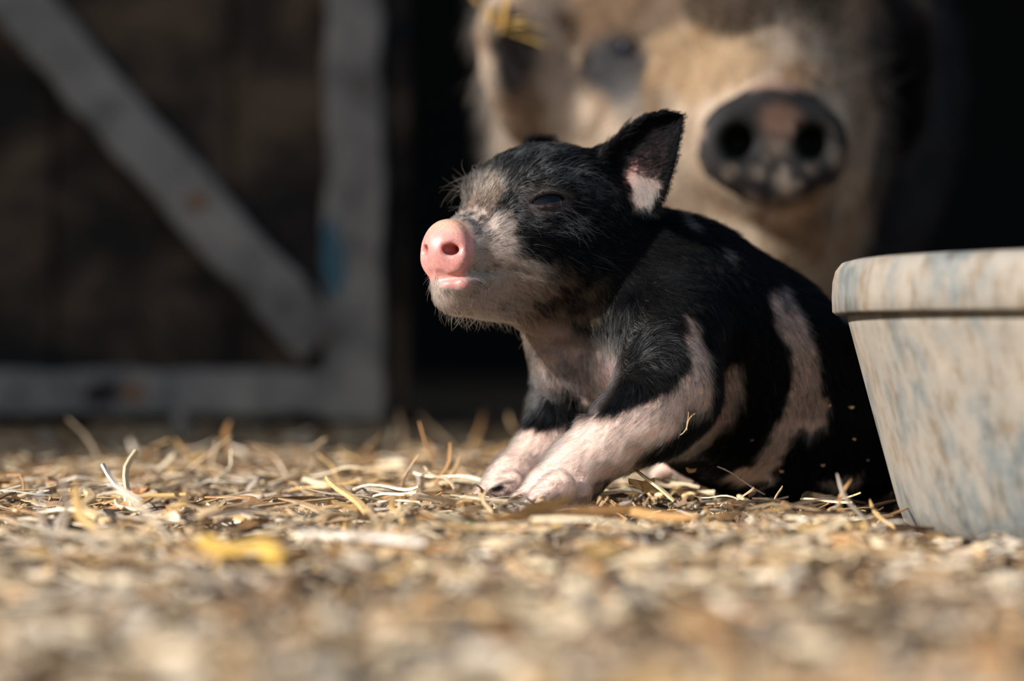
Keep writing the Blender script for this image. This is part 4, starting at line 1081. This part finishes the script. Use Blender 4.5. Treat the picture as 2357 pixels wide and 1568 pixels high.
def leaf_scrap(base, size, col, label, seed, cat='leaf'):
    r2 = np.random.default_rng(seed); n = 9; V = []; ang = np.linspace(0, 2 * math.pi, n, endpoint=False)
    rr = size * (.7 + .6 * r2.random(n)); cur = r2.normal(0, .4, 2)
    for off in (0, .0005):
        V.append(np.array([0, 0, off + size * .25]))
        for a, r_ in zip(ang, rr): V.append(np.array([r_ * math.cos(a), r_ * .6 * math.sin(a), off + size * (.35 * math.cos(2 * a + cur[0]) + .2 * r2.normal())]))
    m1 = n + 1; Fq = []
    for i in range(n):
        j = (i + 1) % n; Fq += [(0, 1 + j, 1 + i), (m1, m1 + 1 + i, m1 + 1 + j), (1 + i, 1 + j, m1 + 1 + j, m1 + 1 + i)]
    o = mesh_obj('dry_leaf', V, Fq, STRAW, None, smooth=False); o.location = base
    set_color(o, 'tint', np.tile(np.array(col), (len(V), 1))); return tag(o, label, cat)
leaf_scrap(P(322, 1130, 1.18), .0045, (.45, .22, .10), 'curled rust-brown leaf scrap on the straw at the left', 1)
leaf_scrap(P(1480, 1118, 1.12), .0065, (.55, .33, .13), 'jagged tan leaf scrap lying just behind the near paw', 2)
leaf_scrap(P(100, 1135, 1.15), .0035, (.75, .70, .68), 'tiny whitish leaf scrap standing in the straw at the far left', 3)
leaf_scrap(P(1590, 1085, 1.155), .0022, (.62, .35, .15), 'small orange leaf scrap stuck under the belly', 4)
leaf_scrap(P(2010, 1000, 1.16), .0001, (.1, .1, .1), 'x', 5) if False else None
sphere('seed_bud', P(1083, 1202, 1.02), (.0028, .0026, .0026), m_plain('green_bud_skin', (.42, .50, .14), .5), None)
tag(bpy.data.objects['seed_bud'], 'small round green seed bud lying in front of the far paw', 'seed')

GRAIN = m_plain('grain_husk', (.78, .58, .30), .5)
kp = None; r3 = np.random.default_rng(8)
for i in range(70):
    px, py = r3.uniform(1390, 1780), r3.uniform(1092, 1135); y = .074 * F / (py - CY); x = (px - CX) / F * y
    if fd.sample(np.array([[x, y, .006]]))[0] < .003: continue
    if kp is None:
        kp = sphere('grain_kernel', np.zeros(3), (.0032, .0016, .0013), GRAIN, None, seg=10); o = kp
    else: o = kp.copy(); sc.collection.objects.link(o)
    o.location = (x, y, float(ground_h(np.array([x]), np.array([y]))[0]) + .006); o.rotation_euler = (r3.normal(0, .3), r3.normal(0, .3), r3.uniform(0, 6.28)); o.scale = (r3.uniform(.7, 1.3),) * 3
    tag(o, 'pale golden grain kernel on the ground under the belly, behind the near paw', 'grain', 'grain kernels under the belly')

for i in range(7):
    a, an = fs.hit(1138 + 12 * r3.normal(), 62 + 22 * r3.normal(), 1.35, 1.9); a = a + an * .006; q = a + norm(r3.normal(0, 1, 3)) * .03; q[1] = a[1] - .004 * r3.random()
    d = q - a; L = float(np.linalg.norm(d))
    straw_thing('straw_piece', (a + q) / 2, math.atan2(d[1], d[0]), math.asin(d[2] / L), L, .004, .0015, .1, .5, (.72, .48, .16), "golden straw caught on the outer edge of the sow's sunlit ear", group="straws on the sow's ear")
fl_ = [(1905, 935, 4), (1955, 940, 5), (1963, 1012, 3), (1893, 1072, 4), (1800, 1085, 4), (1820, 1180, 0), (1995, 1060, 3), (1730, 1012, 3), (1610, 905, 3), (1700, 1098, 4)]
for i, (px, py, s_) in enumerate(fl_):
    if not s_: continue
    hp_, hn_ = fd.hit(px, py, 1.05, 1.3)
    leaf_scrap(hp_ + hn_ * .0012, .0003 * s_, (.62, .42, .25), "tiny tan chaff flake stuck to the piglet's coat", 30 + i, 'chaff')['group'] = "chaff flakes on the piglet"

def cluster(n, fx, fy, Lr, wr, label, group, stand=.0, pal=None):
    V, Q = straw_geo(np.array([[0, 0, 0.]]), np.array([0.]), np.array([0.]), np.array([1.]), np.array([.07]), np.array([.03]), np.array([.10]), np.array([.5]), 7)
    protos = []; words = ['tan', 'pale cream', 'dull brown', 'orange-brown', 'whitish', 'greyish', 'golden']
    for c in PAL[[0, 1, 2, 3, 4, 6, 8]]:
        o = mesh_obj('straw_piece', V, Q, STRAW, None, smooth=False); set_color(o, 'tint', np.tile(c, (len(V), 1))); protos.append(o)
    r2 = np.random.default_rng(len(label)); used = [False] * 7
    for i in range(n):
        for _ in range(50):
            px = r2.uniform(*fx); py = r2.uniform(*fy); y = CAMZ * F / (py - CY); x = (px - CX) / F * y
            onpig = 1075 < px < 2060 and 1.07 < y < 1.33
            if not blocked(x, y) and not onpig: break
        k = r2.integers(7); o = protos[k]
        if used[k]: o = o.copy(); sc.collection.objects.link(o)
        used[k] = True
        L = r2.uniform(*Lr); z = float(ground_h(np.array([x]), np.array([y]))[0])
        pit = r2.normal(0, .12) if r2.random() > stand else r2.uniform(.35, 1.1)
        o.location = (x, y, z + .008 + abs(math.sin(pit)) * L * .42); o.rotation_euler = (r2.normal(0, .5), -pit, r2.uniform(0, 6.28))
        ws = r2.uniform(*wr) / .07; o.scale = (L, ws, ws)
        tag(o, label % (words[k], 'standing up from' if abs(pit) > .33 else ('long and lying on' if L > (Lr[0] + Lr[1]) / 2 else 'short and lying on')), 'straw', group)
    for k in range(7):
        if not used[k]: bpy.data.objects.remove(protos[k])
cluster(70, (0, 1050), (1075, 1160), (.018, .045), (.0014, .0036), '%s straw piece, %s the litter left of the paws', 'straws left of the paws', .18)
cluster(60, (0, 1000), (1160, 1300), (.018, .045), (.0016, .0040), 'blurred %s straw piece, %s the litter in the left foreground', 'straws in the left foreground', .14)
cluster(40, (0, 1200), (1040, 1075), (.018, .045), (.0018, .0045), '%s straw piece, %s the far edge of the sunlit litter', 'straws at the far edge', .35)
cluster(36, (1100, 2050), (1175, 1260), (.012, .032), (.0010, .0030), 'small %s straw piece, %s the ground in front of the piglet', 'straws in front of the piglet', .1)
